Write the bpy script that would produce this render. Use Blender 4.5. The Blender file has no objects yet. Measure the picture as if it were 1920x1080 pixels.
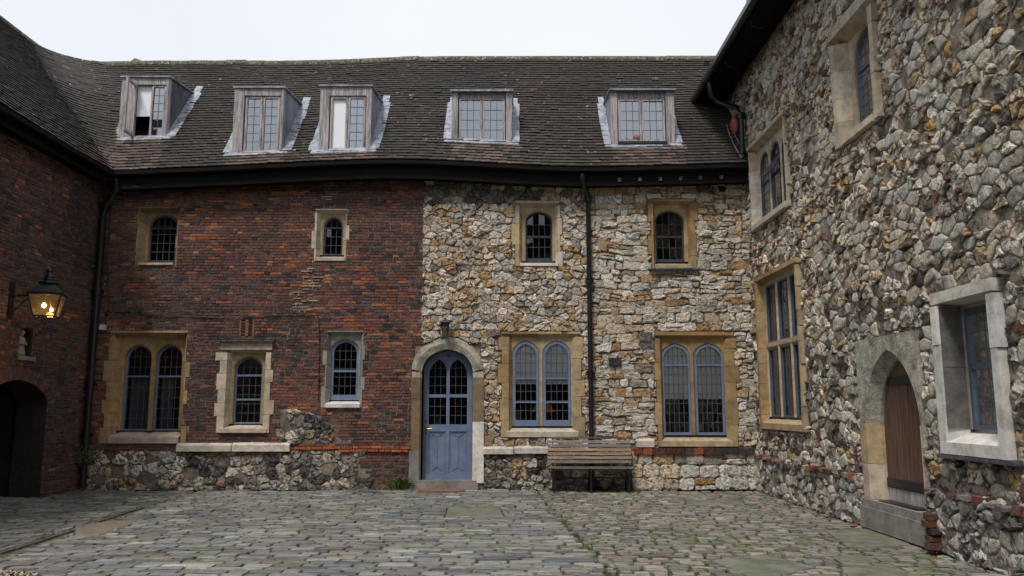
import bpy, math, random
import numpy as np
from mathutils import Vector, noise
random.seed(7)
R = random.Random(11)
C = bpy.context.scene.collection
SC = bpy.context.scene

# ------------------------------------------------------------------ camera, sky, sun, exposure
CAM_H = 1.5
FPX = 1500.0
PITCH = math.atan(225 / FPX)
cam = bpy.data.objects.new('camera', bpy.data.cameras.new('camera'))
C.objects.link(cam)
cam.location = (0, 0, CAM_H)
cam.rotation_euler = (math.pi / 2 + PITCH, 0, 0)
cam.data.sensor_width = 36
cam.data.lens = FPX / 1920 * 36
cam.data.clip_end = 500
SC.camera = cam

SUN_EL, SUN_AZ = math.radians(58), math.radians(-152)      # azimuth from +Y towards +X: behind the viewer, to the left
world = bpy.data.worlds.new('World')
SC.world = world
world.use_nodes = True
wn = world.node_tree
wn.nodes.clear()
w_out = wn.nodes.new('ShaderNodeOutputWorld')
w_bg = wn.nodes.new('ShaderNodeBackground')
w_sky = wn.nodes.new('ShaderNodeTexSky')
w_sky.sky_type = 'NISHITA'
w_sky.sun_disc = False
w_sky.sun_elevation = SUN_EL
w_sky.sun_rotation = SUN_AZ
w_sky.dust_density = 4
w_sky.air_density = 1.2
w_tc = wn.nodes.new('ShaderNodeTexCoord')
w_no = wn.nodes.new('ShaderNodeTexNoise')
w_no.inputs['Scale'].default_value = 1.6
w_no.inputs['Detail'].default_value = 5
w_ra = wn.nodes.new('ShaderNodeValToRGB')
w_ra.color_ramp.elements[0].position = 0.3
w_ra.color_ramp.elements[0].color = (7.5, 8.05, 8.9, 1)
w_ra.color_ramp.elements[1].position = 0.7
w_ra.color_ramp.elements[1].color = (9.0, 9.3, 9.7, 1)
w_mx = wn.nodes.new('ShaderNodeMixRGB')
w_mx.inputs[0].default_value = 0.93                        # a closed cloud deck over the blue
wn.links.new(w_tc.outputs['Generated'], w_no.inputs['Vector'])
wn.links.new(w_no.outputs['Fac'], w_ra.inputs[0])
wn.links.new(w_sky.outputs[0], w_mx.inputs[1])
wn.links.new(w_ra.outputs[0], w_mx.inputs[2])
wn.links.new(w_mx.outputs[0], w_bg.inputs[0])
w_bg.inputs[1].default_value = 0.06
wn.links.new(w_bg.outputs[0], w_out.inputs[0])

sun = bpy.data.objects.new('sun', bpy.data.lights.new('sun', 'SUN'))
C.objects.link(sun)
sun.data.energy = 1.5
sun.data.angle = math.radians(13)
sun.data.color = (1.0, 0.96, 0.9)
_d = Vector((math.sin(SUN_AZ) * math.cos(SUN_EL), math.cos(SUN_AZ) * math.cos(SUN_EL), math.sin(SUN_EL)))
sun.rotation_euler = _d.to_track_quat('Z', 'Y').to_euler()
SC.view_settings.view_transform = 'Standard'
SC.view_settings.look = 'None'
SC.view_settings.exposure = 0.85
SC.view_settings.gamma = 1.0
SC.view_settings.use_curve_mapping = False

# ------------------------------------------------------------------ survey: sight lines onto the real planes
cP, sP = math.cos(PITCH), math.sin(PITCH)
D, XR, XL = 15.25, 4.6, -8.02                               # planes of the main wall, right wing, left wing


def ray(u, v):
    a = (u - 960) / FPX
    b = -(v - 540) / FPX
    return a, cP - b * sP, sP + b * cP


def on_y(u, v, y):
    r = ray(u, v)
    k = y / r[1]
    return r[0] * k, CAM_H + r[2] * k


def mw(u, v):                                               # main wall: s, height
    return on_y(u, v, D)


def rw(u, v):                                               # right wing: s = -y
    r = ray(u, v)
    k = XR / r[0]
    return -r[1] * k, CAM_H + r[2] * k


def lw(u, v):                                               # left wing: s = y
    r = ray(u, v)
    k = XL / r[0]
    return r[1] * k, CAM_H + r[2] * k


def gr(u, v):
    r = ray(u, v)
    k = -CAM_H / r[2]
    return r[0] * k, r[1] * k


def proj(p):
    dy, dz = p[1], p[2] - CAM_H
    d = dy * cP + dz * sP
    if d < .1:
        return None
    return 960 + FPX * p[0] / d, 540 - FPX * (-dy * sP + dz * cP) / d, d


def in_frame(p, m=0):
    q = proj(p)
    return q is not None and -m < q[0] < 1920 + m and -m < q[1] < 1080 + m


# ------------------------------------------------------------------ materials
def new_mat(name):
    m = bpy.data.materials.new(name)
    m.use_nodes = True
    return m, m.node_tree, m.node_tree.nodes['Principled BSDF']


def N(nt, kind, **kw):
    n = nt.nodes.new(kind)
    for k, v in kw.items():
        if k in n.inputs.keys():
            n.inputs[k].default_value = v
        else:
            setattr(n, k, v)
    return n


def ramp(nt, src, a, b, va=0.0, vb=1.0):
    m = N(nt, 'ShaderNodeMapRange')
    m.inputs[1].default_value = a
    m.inputs[2].default_value = b
    m.inputs[3].default_value = va
    m.inputs[4].default_value = vb
    nt.links.new(src, m.inputs[0])
    return m.outputs[0]


def mixc(nt, fac, a, b, mode='MIX'):
    m = N(nt, 'ShaderNodeMixRGB', blend_type=mode)
    for i, s in ((0, fac), (1, a), (2, b)):
        if isinstance(s, (int, float)):
            m.inputs[i].default_value = s
        elif isinstance(s, tuple):
            m.inputs[i].default_value = s if len(s) == 4 else (*s, 1)
        else:
            nt.links.new(s, m.inputs[i])
    return m.outputs[0]


def grain(name, col=None, mott=(14, .42, .6, .3), stain=None, specks=None, bump=(40, .5, .01), rough=.9,
          stretch=None, spec=.3, metal=0.0, fine=.25):
    """col None: the piece's own colour (attribute tint, alpha = how mottled it is)."""
    m, nt, bs = new_mat(name)
    geo = N(nt, 'ShaderNodeNewGeometry')
    pos = geo.outputs['Position']
    if stretch:
        mp = N(nt, 'ShaderNodeMapping')
        mp.inputs['Scale'].default_value = stretch
        nt.links.new(pos, mp.inputs[0])
        pos = mp.outputs[0]
    if col is None:
        at = N(nt, 'ShaderNodeAttribute', attribute_name='tint')
        c, alpha = at.outputs['Color'], at.outputs['Alpha']
    else:
        rgb = N(nt, 'ShaderNodeRGB')
        rgb.outputs[0].default_value = (*col, 1)
        c, alpha = rgb.outputs[0], None

    def nz(scale, detail=4, rgh=.6):
        n = N(nt, 'ShaderNodeTexNoise', Scale=scale, Detail=detail, Roughness=rgh)
        nt.links.new(pos, n.inputs['Vector'])
        return n.outputs['Fac']
    if mott:
        f = ramp(nt, nz(mott[0], 5, .68), mott[1], mott[2])
        hi = mott[4] if len(mott) > 4 else 1.05
        dark = mixc(nt, f, (mott[3],) * 3, (hi, hi * .99, hi * .975))
        mul = mixc(nt, 1.0, c, dark, 'MULTIPLY')
        c = mixc(nt, alpha if alpha else 1.0, c, mul)
    if fine:
        f = ramp(nt, nz(85, 3), .3, .7, 1 - fine, 1 + fine)
        cc = N(nt, 'ShaderNodeCombineXYZ')
        for i in range(3):
            nt.links.new(f, cc.inputs[i])
        c = mixc(nt, 1.0, c, cc.outputs[0], 'MULTIPLY')
    if stain:
        for (sc, lo, hi, colr, amt) in stain:
            f = ramp(nt, nz(sc, 6, .65), lo, hi, 0, amt)
            c = mixc(nt, f, c, colr)
    if specks:
        for (sc, lo, hi, colr) in specks:
            f = ramp(nt, nz(sc, 3, .55), lo, hi, 0, .85)
            c = mixc(nt, f, c, colr)
    nt.links.new(c, bs.inputs['Base Color'])
    bs.inputs['Roughness'].default_value = rough
    bs.inputs['Specular IOR Level'].default_value = spec
    bs.inputs['Metallic'].default_value = metal
    if bump:
        b = N(nt, 'ShaderNodeBump', Strength=bump[1], Distance=bump[2])
        nt.links.new(nz(bump[0], 5, .7), b.inputs['Height'])
        nt.links.new(b.outputs[0], bs.inputs['Normal'])
    return m


DARKDIRT = (.035, .032, .03)
M_STONE = grain('rubble stone', mott=(17, .40, .52, .3, 1.22), bump=(24, 1.0, .05), fine=.3, stain=[(1.1, .6, .76, (.07, .06, .05), .6)])
M_FLINT = grain('flint stone', mott=(13, .42, .52, .18, 1.3), bump=(24, 1.0, .05), fine=.3,
                stain=[(1.3, .53, .68, (.06, .053, .048), .75), (4.5, .58, .7, (.07, .06, .052), .6)])
M_ASHLAR = grain('dressed limestone', mott=(7, .36, .6, .55), bump=(60, .35, .006), fine=.12,
                 stain=[(2.2, .56, .78, (.06, .045, .03), .6)])
M_BRICK = grain('old brick', mott=(16, .35, .6, .45), bump=(45, .7, .012), stain=[(.8, .55, .72, (.022, .018, .017), .75)],
                specks=[(30, .69, .75, (.3, .25, .21))])
M_MORT_B = grain('brick mortar', (.3, .245, .2), mott=(9, .35, .65, .35), bump=(50, .8, .015),
                 specks=[(5, .6, .7, (.3, .26, .22))], stain=[(.7, .45, .68, (.05, .042, .038), .85)])
M_MORT_S = grain('lime mortar', (.31, .25, .18), mott=(9, .36, .62, .35), bump=(35, 1.0, .03),
                 stain=[(1.3, .52, .7, (.05, .045, .04), .7)])
M_MORT_R = grain('weathered grey mortar', (.39, .325, .26), mott=(6, .38, .62, .3), bump=(22, 1.0, .05),
                 stain=[(1.3, .53, .68, (.07, .06, .052), .8), (4.5, .58, .7, (.08, .068, .058), .6)])
M_TILE = grain('clay roof tile', mott=(20, .35, .65, .5), bump=(60, .5, .006), rough=.8,
               specks=[(11, .675, .71, (.36, .35, .31))], stain=[(1.4, .52, .74, (.05, .05, .026), .5)])
M_RIDGE = grain('ridge tile', (.15, .14, .1), mott=(9, .38, .62, .4), bump=(40, .8, .015),
                specks=[(14, .58, .64, (.36, .36, .31))], stain=[(3, .5, .65, (.09, .1, .05), .6)])
M_LEAD = grain('lead sheet', (.3, .33, .4), mott=(5, .36, .62, .35), stretch=(1, 1, .35), bump=(12, .3, .02), rough=.5, spec=.5)
M_LEADNEW = grain('bright lead', (.36, .385, .45), mott=(9, .38, .6, .45), bump=(14, .3, .01), rough=.45, spec=.5, fine=.1)
M_LEADDK = grain('blackened lead', (.1, .105, .125), mott=(4, .38, .62, .4), stretch=(3, 3, .7), bump=(12, .3, .02), rough=.45, spec=.5,
                 stain=[(5, .55, .7, (.35, .33, .33), .7)])
M_GREYWOOD = grain('silvered oak', (.44, .405, .415), mott=(22, .34, .58, .35), stretch=(1.6, 1.6, .12), bump=(50, .7, .01), rough=.85,
                   stain=[(2.6, .6, .75, (.035, .03, .03), .85)])
M_PLANK = grain('brown plank', (.15, .085, .06), mott=(18, .35, .62, .4), stretch=(2, 2, .1), bump=(45, .6, .008), rough=.6)
M_SLAT = grain('bench slat', mott=(14, .36, .6, .5), stretch=(.18, 2, 2), bump=(40, .5, .006), rough=.62)
M_BLUE = grain('blue grey paint', (.155, .205, .31), mott=(5, .3, .62, .72), bump=(30, .3, .004), rough=.48, fine=.1, spec=.4, specks=[(26, .735, .76, (.4, .4, .4))],
               stain=[(3, .6, .78, (.1, .12, .16), .6)])
M_SLATE = grain('slate blue paint', (.085, .11, .155), mott=(8, .3, .6, .8), bump=(30, .15, .003), rough=.45, fine=.06)
M_DKFRAME = grain('dull blue black paint', (.05, .062, .085), mott=(14, .4, .6, .6), bump=(30, .2, .003), rough=.5, fine=.1,
                  specks=[(16, .66, .72, (.3, .3, .3))])
M_IRON = grain('black painted iron', (.0125, .013, .015), mott=(9, .3, .6, .7), bump=(30, .2, .004), rough=.38, spec=.5, fine=.1)
M_FASCIA = grain('black tarred board', (.011, .011, .011), mott=(5, .3, .6, .6), stretch=(.4, 1, 1), bump=(20, .6, .01), rough=.8, spec=.08,
                 specks=[(1.6, .675, .72, (.2, .19, .18))])
M_CAME = grain('lead came', (.075, .08, .09), mott=None, bump=None, rough=.45, spec=.5, fine=.1)
M_SETT = grain('stone sett', mott=(9, .34, .64, .5), bump=(28, .8, .016), rough=.4, spec=.5,
               stain=[(.55, .5, .68, (.05, .055, .035), .55)], specks=[(17, .7, .74, (.1, .13, .03))])
M_SLAB = grain('paving slab', (.2, .2, .165), mott=(4, .36, .62, .5), bump=(24, .6, .012), rough=.7,
               stain=[(1.7, .45, .65, (.12, .13, .05), .6)])
M_SOIL = grain('soil and moss', (.03, .027, .02), mott=(8, .36, .62, .4), bump=(26, 1, .03), rough=.95,
               stain=[(.9, .44, .6, (.075, .125, .012), .9), (5, .5, .62, (.1, .16, .02), .8)])
M_GROUND = grain('compacted earth', (.08, .07, .055), mott=(3, .36, .62, .5), bump=(15, .8, .03), rough=.95)
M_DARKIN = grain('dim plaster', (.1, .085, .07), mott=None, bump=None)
M_TUNNEL = grain('very dark brick', (.035, .028, .024), mott=(6, .35, .6, .5), bump=(12, .8, .03))  # near-black brown brick for passage, niche and rear range
M_RENDER = grain('roughcast render', (.45, .42, .35), mott=(6, .36, .6, .45), bump=(24, 1, .03),
                 stain=[(2.5, .52, .68, (.12, .125, .07), .65)])
M_CONC = grain('worn concrete', (.27, .25, .225), mott=(5, .36, .62, .6), bump=(34, .5, .01), stain=[(2, .5, .7, (.12, .11, .09), .5)])
M_BLIND = grain('white roller blind', (.86, .89, .92), mott=None, bump=None, fine=.04)
M_PANELG = grain('blue grey panel', (.24, .29, .38), mott=(3, .3, .7, .7), stretch=(6, 6, .3), bump=None, fine=.05)  # behind dormer panes its blue grey stands in for reflected sky
M_SHUT = grain('blue grey shutter', (.11, .13, .16), mott=None, bump=None, fine=.05)
M_BRASS = grain('brass', (.5, .38, .17), mott=None, bump=None, rough=.3, metal=1.0)
M_STEEL = grain('steel bolt', (.6, .6, .6), mott=None, bump=None, rough=.35, metal=1.0)
M_LEAF = grain('leaf', None, mott=(20, .3, .7, .6), bump=None, rough=.6, fine=.1)
M_RED = grain('faded red plastic', (.5, .12, .11), mott=(5, .3, .7, .8), bump=None, rough=.5, fine=.05)
M_MAT = grain('coir mat', (.3, .16, .11), mott=(20, .35, .65, .5), bump=(70, 1, .02), rough=1)
M_PALE = grain('pale plastic', (.45, .45, .47), mott=None, bump=None, rough=.5)
M_PEBBLE = grain('gravel', None, mott=(20, .3, .7, .6), bump=None)


def glass(name, tint, lo, boost=1.0, rough=.02):
    m, nt, bs = new_mat(name)
    nt.nodes.remove(bs)
    out = nt.nodes['Material Output']
    tr = N(nt, 'ShaderNodeBsdfTransparent')
    tr.inputs[0].default_value = (*tint, 1)
    gl = N(nt, 'ShaderNodeBsdfGlossy')
    gl.inputs['Roughness'].default_value = rough
    gl.inputs['Color'].default_value = (.93, .96, 1, 1)
    fr = N(nt, 'ShaderNodeFresnel')
    fr.inputs[0].default_value = 1.5
    geo = N(nt, 'ShaderNodeNewGeometry')
    nz = N(nt, 'ShaderNodeTexNoise', Scale=7, Detail=2)
    nt.links.new(geo.outputs['Position'], nz.inputs['Vector'])
    bp = N(nt, 'ShaderNodeBump', Strength=.06, Distance=.02)
    nt.links.new(nz.outputs['Fac'], bp.inputs['Height'])
    nt.links.new(bp.outputs[0], gl.inputs['Normal'])
    f = ramp(nt, fr.outputs[0], 0, 1, lo, 1)
    ms = N(nt, 'ShaderNodeMixShader')
    nt.links.new(f, ms.inputs[0])
    nt.links.new(tr.outputs[0], ms.inputs[1])
    nt.links.new(gl.outputs[0], ms.inputs[2])
    nt.links.new(ms.outputs[0], out.inputs[0])
    return m


def glow(name, col, s):
    m, nt, bs = new_mat(name)
    bs.inputs['Base Color'].default_value = (*col, 1)
    bs.inputs['Emission Color'].default_value = (*col, 1)
    bs.inputs['Emission Strength'].default_value = s
    return m


M_GLASS = glass('old window glass', (.985, .99, .99), .05)
M_GLASSD = glass('sky reflecting glass', (.75, .8, .86), .3)
M_LGLASS = glass('lantern glass', (.86, .8, .66), .03)
_nt = M_LGLASS.node_tree                                    # translucent share added to give the panes a warm halo round the bulbs
_ms = [n for n in _nt.nodes if n.type == 'MIX_SHADER'][0]
_tl = N(_nt, 'ShaderNodeBsdfTranslucent')
_tl.inputs[0].default_value = (.8, .72, .55, 1)
_m2 = N(_nt, 'ShaderNodeMixShader')
_m2.inputs[0].default_value = .06
_nt.links.new(_ms.outputs[0], _m2.inputs[1])
_nt.links.new(_tl.outputs[0], _m2.inputs[2])
_nt.links.new(_m2.outputs[0], _nt.nodes['Material Output'].inputs[0])
M_BULB = glow('lamp bulb', (1, .6, .22), 14)
M_SHADE = glow('lit lampshade', (.55, .25, .05), .035)


# ------------------------------------------------------------------ mesh builder
class MB:
    def __init__(s):
        s.v, s.f, s.c, s.sm = [], [], [], []

    def add(s, verts, faces, col=(1, 1, 1, 1), smooth=False):
        o = len(s.v)
        s.v.extend(verts)
        for f in faces:
            s.f.append([i + o for i in f])
            s.c.append(col)
            s.sm.append(smooth)

    def box(s, x0, x1, y0, y1, z0, z1, col=(1, 1, 1, 1), j=0.0):
        v = [(x, y, z) for x in (x0, x1) for y in (y0, y1) for z in (z0, z1)]
        if j:
            v = [tuple(q + R.uniform(-j, j) for q in p) for p in v]
        s.add(v, [(0, 1, 3, 2), (4, 6, 7, 5), (0, 4, 5, 1), (2, 3, 7, 6), (0, 2, 6, 4), (1, 5, 7, 3)], col)

    def quad(s, a, b, c, d, col=(1, 1, 1, 1)):
        s.add([a, b, c, d], [(0, 1, 2, 3)], col)

    def prism(s, poly, fa, fb, col=(1, 1, 1, 1)):
        """poly as 2-D points, fa / fb map a point to the two end caps"""
        n = len(poly)
        v = [fa(p) for p in poly] + [fb(p) for p in poly]
        s.add(v, [list(range(n))[::-1], list(range(n, 2 * n))] + [(i, (i + 1) % n, n + (i + 1) % n, n + i) for i in range(n)], col)

    def tube(s, pts, r, n=8, col=(1, 1, 1, 1), smooth=True):
        pts = [Vector(p) for p in pts]
        rs = r if isinstance(r, (list, tuple)) else [r] * len(pts)
        rings = []
        for i, p in enumerate(pts):
            t = (pts[min(i + 1, len(pts) - 1)] - pts[max(i - 1, 0)]).normalized()
            a = Vector((0, 0, 1)) if abs(t.z) < .9 else Vector((0, 1, 0))
            u = t.cross(a).normalized()
            w = t.cross(u)
            rings.append([tuple(p + (u * math.cos(k * 2 * math.pi / n) + w * math.sin(k * 2 * math.pi / n)) * rs[i]) for k in range(n)])
        v = [q for g in rings for q in g]
        f = []
        for i in range(len(pts) - 1):
            for k in range(n):
                f.append((i * n + k, i * n + (k + 1) % n, (i + 1) * n + (k + 1) % n, (i + 1) * n + k))
        s.add(v, f, col, smooth)
        e = (len(pts) - 1) * n
        s.add(rings[0] + rings[-1], [list(range(n))[::-1], list(range(n, 2 * n))], col)

    def lathe(s, prof, cx, cy, z0=0, n=12, col=(1, 1, 1, 1), rot=0, smooth=True):
        s.tube_rings([[(cx + r * math.cos(rot + k * 2 * math.pi / n), cy + r * math.sin(rot + k * 2 * math.pi / n), z0 + z)
                       for k in range(n)] for r, z in prof], col, smooth)

    def tube_rings(s, rings, col, smooth):
        n = len(rings[0])
        v = [q for g in rings for q in g]
        f = []
        for i in range(len(rings) - 1):
            for k in range(n):
                f.append((i * n + k, i * n + (k + 1) % n, (i + 1) * n + (k + 1) % n, (i + 1) * n + k))
        s.add(v, f, col, smooth)
        s.add(rings[0] + rings[-1], [list(range(n))[::-1], list(range(n, 2 * n))], col)

    def build(s, name, mat, parent=None, org=(0, 0, 0), po=(0, 0, 0)):
        """org: the piece's own origin, po: its parent's origin, both in the building's frame"""
        me = bpy.data.meshes.new(name)
        ox, oy, oz = org
        me.from_pydata([(x - ox, y - oy, z - oz) for x, y, z in s.v], [], s.f)
        if any(c != (1, 1, 1, 1) for c in s.c):
            at = me.attributes.new('tint', 'FLOAT_COLOR', 'FACE')
            at.data.foreach_set('color', np.array(s.c, dtype=np.float32).ravel())
        if any(s.sm):
            me.polygons.foreach_set('use_smooth', np.array(s.sm, dtype=bool))
        me.materials.append(mat)
        o = bpy.data.objects.new(name, me)
        C.objects.link(o)
        if parent:
            o.parent = parent
        o.location = (ox - po[0], oy - po[1], oz - po[2])
        return o


def tag(o, label=None, cat=None, group=None, kind=None):
    for k, v in (('label', label), ('category', cat), ('group', group), ('kind', kind)):
        if v:
            o[k] = v
    return o


def empty(name, loc=(0, 0, 0), rz=0, parent=None):
    o = bpy.data.objects.new(name, None)
    o.empty_display_size = .2
    C.objects.link(o)
    o.location = loc
    o.rotation_euler = (0, 0, rz)
    o.parent = parent
    return o


def jit(c, a, mott=1.0):
    k = 1 + R.uniform(-a, a)
    w = R.uniform(-.05, .05)
    return tuple(max(.004, q * k * f) for q, f in zip(c[:3], (1 + w, 1, 1 - w))) + (mott,)


# ------------------------------------------------------------------ 2-D packing tools
def area2(p):
    return .5 * sum(p[i][0] * p[(i + 1) % len(p)][1] - p[(i + 1) % len(p)][0] * p[i][1] for i in range(len(p)))


def cen2(p):
    return sum(q[0] for q in p) / len(p), sum(q[1] for q in p) / len(p)


def clip(poly, nx, ny, d):
    """keep nx*x + ny*y <= d"""
    out = []
    n = len(poly)
    for i in range(n):
        a, b = poly[i], poly[(i + 1) % n]
        da, db = nx * a[0] + ny * a[1] - d, nx * b[0] + ny * b[1] - d
        if da <= 0:
            out.append(a)
        if (da < 0 < db) or (db < 0 < da):
            t = da / (da - db)
            out.append((a[0] + (b[0] - a[0]) * t, a[1] + (b[1] - a[1]) * t))
    return out


def clip_in(poly, conv):
    for i in range(len(conv)):
        a, b = conv[i], conv[(i + 1) % len(conv)]
        nx, ny = b[1] - a[1], a[0] - b[0]
        poly = clip(poly, nx, ny, nx * a[0] + ny * a[1])
        if len(poly) < 3:
            return []
    return poly


def clip_out(poly, conv):
    """drop what a convex ccw hole covers, keeping the larger side"""
    bx = (min(p[0] for p in poly), max(p[0] for p in poly), min(p[1] for p in poly), max(p[1] for p in poly))
    cx = (min(p[0] for p in conv), max(p[0] for p in conv), min(p[1] for p in conv), max(p[1] for p in conv))
    if bx[1] <= cx[0] or bx[0] >= cx[1] or bx[3] <= cx[2] or bx[2] >= cx[3]:
        return poly
    best, res = 0, []
    for i in range(len(conv)):
        a, b = conv[i], conv[(i + 1) % len(conv)]
        nx, ny = b[1] - a[1], a[0] - b[0]
        q = clip(poly, -nx, -ny, -(nx * a[0] + ny * a[1]))
        if len(q) >= 3:
            ar = abs(area2(q))
            if ar > best:
                best, res = ar, q
    return res


def rect(a, b, c, d):
    return [(a, c), (b, c), (b, d), (a, d)]


def voronoi(pts, stretch, bound):
    """cells of points, measured in a space squeezed sideways by stretch"""
    P = [(x / stretch, y) for x, y in pts]
    cell = .3
    grid = {}
    for i, (x, y) in enumerate(P):
        grid.setdefault((int(x // cell), int(y // cell)), []).append(i)
    out = []
    for i, (x, y) in enumerate(P):
        poly = [(x - .5, y - .5), (x + .5, y - .5), (x + .5, y + .5), (x - .5, y + .5)]
        near = []
        gx, gy = int(x // cell), int(y // cell)
        for ax in range(gx - 2, gx + 3):
            for ay in range(gy - 2, gy + 3):
                near += grid.get((ax, ay), [])
        near.sort(key=lambda k: (P[k][0] - x) ** 2 + (P[k][1] - y) ** 2)
        for k in near[1:22]:
            dx, dy = P[k][0] - x, P[k][1] - y
            d2 = (dx * dx + dy * dy)
            if d2 > 1.2:
                break
            poly = clip(poly, dx, dy, dx * x + dy * y + d2 / 2)
            if len(poly) < 3:
                break
        if len(poly) >= 3:
            q = clip_in([(a * stretch, b) for a, b in poly], bound)
            if len(q) >= 3:
                out.append(q)
    return out


def jitter_points(s0, s1, t0, t1, w, h, jx=.32, jy=.3, extra=.12):
    pts = []
    t = t0
    row = 0
    while t < t1 + h:
        hh = h * R.uniform(.75, 1.3)
        s = s0 - w * R.random()
        while s < s1 + w:
            ww = w * R.choice((.55, .8, 1, 1.2, 1.5))
            pts.append((s + R.uniform(-jx, jx) * ww, t + R.uniform(-jy, jy) * hh))
            if R.random() < extra:
                pts.append((s + ww * .5, t + R.uniform(-.5, .5) * hh))
            s += ww
        t += hh
        row += 1
    return pts


def coursed(s0, s1, t0, t1, hr, wr, wob=.02, split=.12, jit_=.012):
    out = []
    t = t0
    wb = lambda x, y: wob * noise.noise((x * .9, y * .7, 3.3)) * 2
    while t < t1:
        h = R.uniform(*hr)
        if t + h > t1 - hr[0] * .5:
            h = t1 - t
        s = s0 - R.random() * wr[0]
        while s < s1:
            w = R.uniform(*wr)
            q = [(max(s, s0), t), (min(s + w, s1), t), (min(s + w, s1), t + h), (max(s, s0), t + h)]
            if q[1][0] - q[0][0] > .03:
                parts = [q]
                if R.random() < split and h > hr[0] * 1.2:
                    m = t + h * R.uniform(.4, .6)
                    parts = [[q[0], q[1], (q[1][0], m), (q[0][0], m)], [(q[0][0], m), (q[1][0], m), q[2], q[3]]]
                for p in parts:
                    out.append([(x + R.uniform(-jit_, jit_), y + wb(x, y) + R.uniform(-jit_, jit_)) for x, y in p])
            s += w
        t += h
    return out


def stone(poly, h, gap=.006, rounds=1, rough=.08, lump=.3, dome=.8, tilt=.35, sink=-.02, cut=.18, rag=0.0, edge=.45):
    """verts (a, b, height above wall) and faces of one stone"""
    if area2(poly) < 0:
        poly = poly[::-1]
    cx, cy = cen2(poly)
    p = []
    for x, y in poly:
        d = math.hypot(x - cx, y - cy) + 1e-6
        k = max(.3, 1 - gap / d)
        p.append((cx + (x - cx) * k, cy + (y - cy) * k))
    # drop tiny edges
    q = [a for i, a in enumerate(p) if math.hypot(a[0] - p[i - 1][0], a[1] - p[i - 1][1]) > .012]
    if len(q) < 3:
        return None
    p = q
    for _ in range(rounds):
        n = []
        for i in range(len(p)):
            a, b = p[i], p[(i + 1) % len(p)]
            n += [(a[0] * (1 - cut) + b[0] * cut, a[1] * (1 - cut) + b[1] * cut), (a[0] * cut + b[0] * (1 - cut), a[1] * cut + b[1] * (1 - cut))]
        p = n
        if len(p) > 9:
            break
    if rag:                                                # ragged outline: split long edges, push points about
        n = []
        for i in range(len(p)):
            a, b = p[i], p[(i + 1) % len(p)]
            n.append(a)
            if math.dist(a, b) > .05:
                n.append(((a[0] + b[0]) / 2, (a[1] + b[1]) / 2))
        zr_ = R.uniform(0, 50)
        p = [(x + rag * noise.noise((x * 22, y * 22, zr_)), y + rag * noise.noise((x * 22, y * 22, zr_ + 9))) for x, y in n]
    rad = math.sqrt(abs(area2(p)) / math.pi) + 1e-4
    z = R.uniform(0, 90)
    tx, ty = R.uniform(-tilt, tilt), R.uniform(-tilt, tilt)
    n = len(p)
    v = []
    ex = [noise.noise((x * 9, y * 9, z)) for x, y in p]

    def hh(x, y, base, k):
        return base * (1 + tx * (x - cx) / rad + ty * (y - cy) / rad) + h * lump * k * noise.noise((x * 16, y * 16, z + 5))
    for (sc, hb, k) in ((1.03, None, 0), (1.0, h * edge, .3), (.9, h * (.5 + .42 * dome), .7), (.6, h * (.55 + .5 * dome), 1)):
        for i, (x, y) in enumerate(p):
            s_ = sc * (1 + rough * ex[i] * (1 if hb is None or sc == 1 else 1.8))
            X, Y = cx + (x - cx) * s_, cy + (y - cy) * s_
            v.append((X, Y, sink if hb is None else max(.004, hh(X, Y, hb, k))))
    ox, oy = R.uniform(-.25, .25) * rad, R.uniform(-.25, .25) * rad
    v.append((cx + ox, cy + oy, max(.006, hh(cx + ox, cy + oy, h, 1))))
    f = []
    for r in range(3):
        for i in range(n):
            j = (i + 1) % n
            f.append((r * n + i, r * n + j, (r + 1) * n + j, (r + 1) * n + i))
    for i in range(n):
        f.append((3 * n + i, 3 * n + (i + 1) % n, 4 * n))
    return dict(v=v, f=f, c=(cx, cy), a=abs(area2(p)))


WALLMAP = lambda a, b, n: (a, -n, b)
FLATMAP = lambda a, b, n: (a, b, n)


def emit(items, name, field, mat, parent, mp, toworld, most=300, smooth=False, field_label=None):
    """the ones that show largest become parts of their own, the rest one joined part"""
    sc = []
    for it in items:
        w = toworld(*mp(it['c'][0], it['c'][1], .02))
        q = proj(w)
        vis = q and -10 < q[0] < 1930 and -10 < q[1] < 1090
        face = 1.0
        if vis:
            d = math.sqrt(w[0] ** 2 + w[1] ** 2 + (w[2] - CAM_H) ** 2)
            n0 = toworld(*mp(it['c'][0], it['c'][1], 1.02))
            face = abs(sum((n0[i] - w[i]) * (w[i] - (0, 0, CAM_H)[i]) for i in range(3))) / d
            sc.append(it['a'] / d ** 2 * face)
        else:
            sc.append(0)
    order = sorted(range(len(items)), key=lambda i: -sc[i])
    top = set(i for i in order[:most] if sc[i] > 0)
    rest = MB()
    for i, it in enumerate(items):
        vv = [mp(*p) for p in it['v']]
        if i in top:
            m = MB()
            m.add(vv, it['f'], it['col'], it.get('smooth', smooth))
            o = mp(it['c'][0], it['c'][1], 0)
            m.build(name, mat, parent, org=o)
        else:
            rest.add(vv, it['f'], it['col'], it.get('smooth', smooth))
    if rest.v:
        tag(rest.build(field, mat, parent), kind='stuff')


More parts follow.
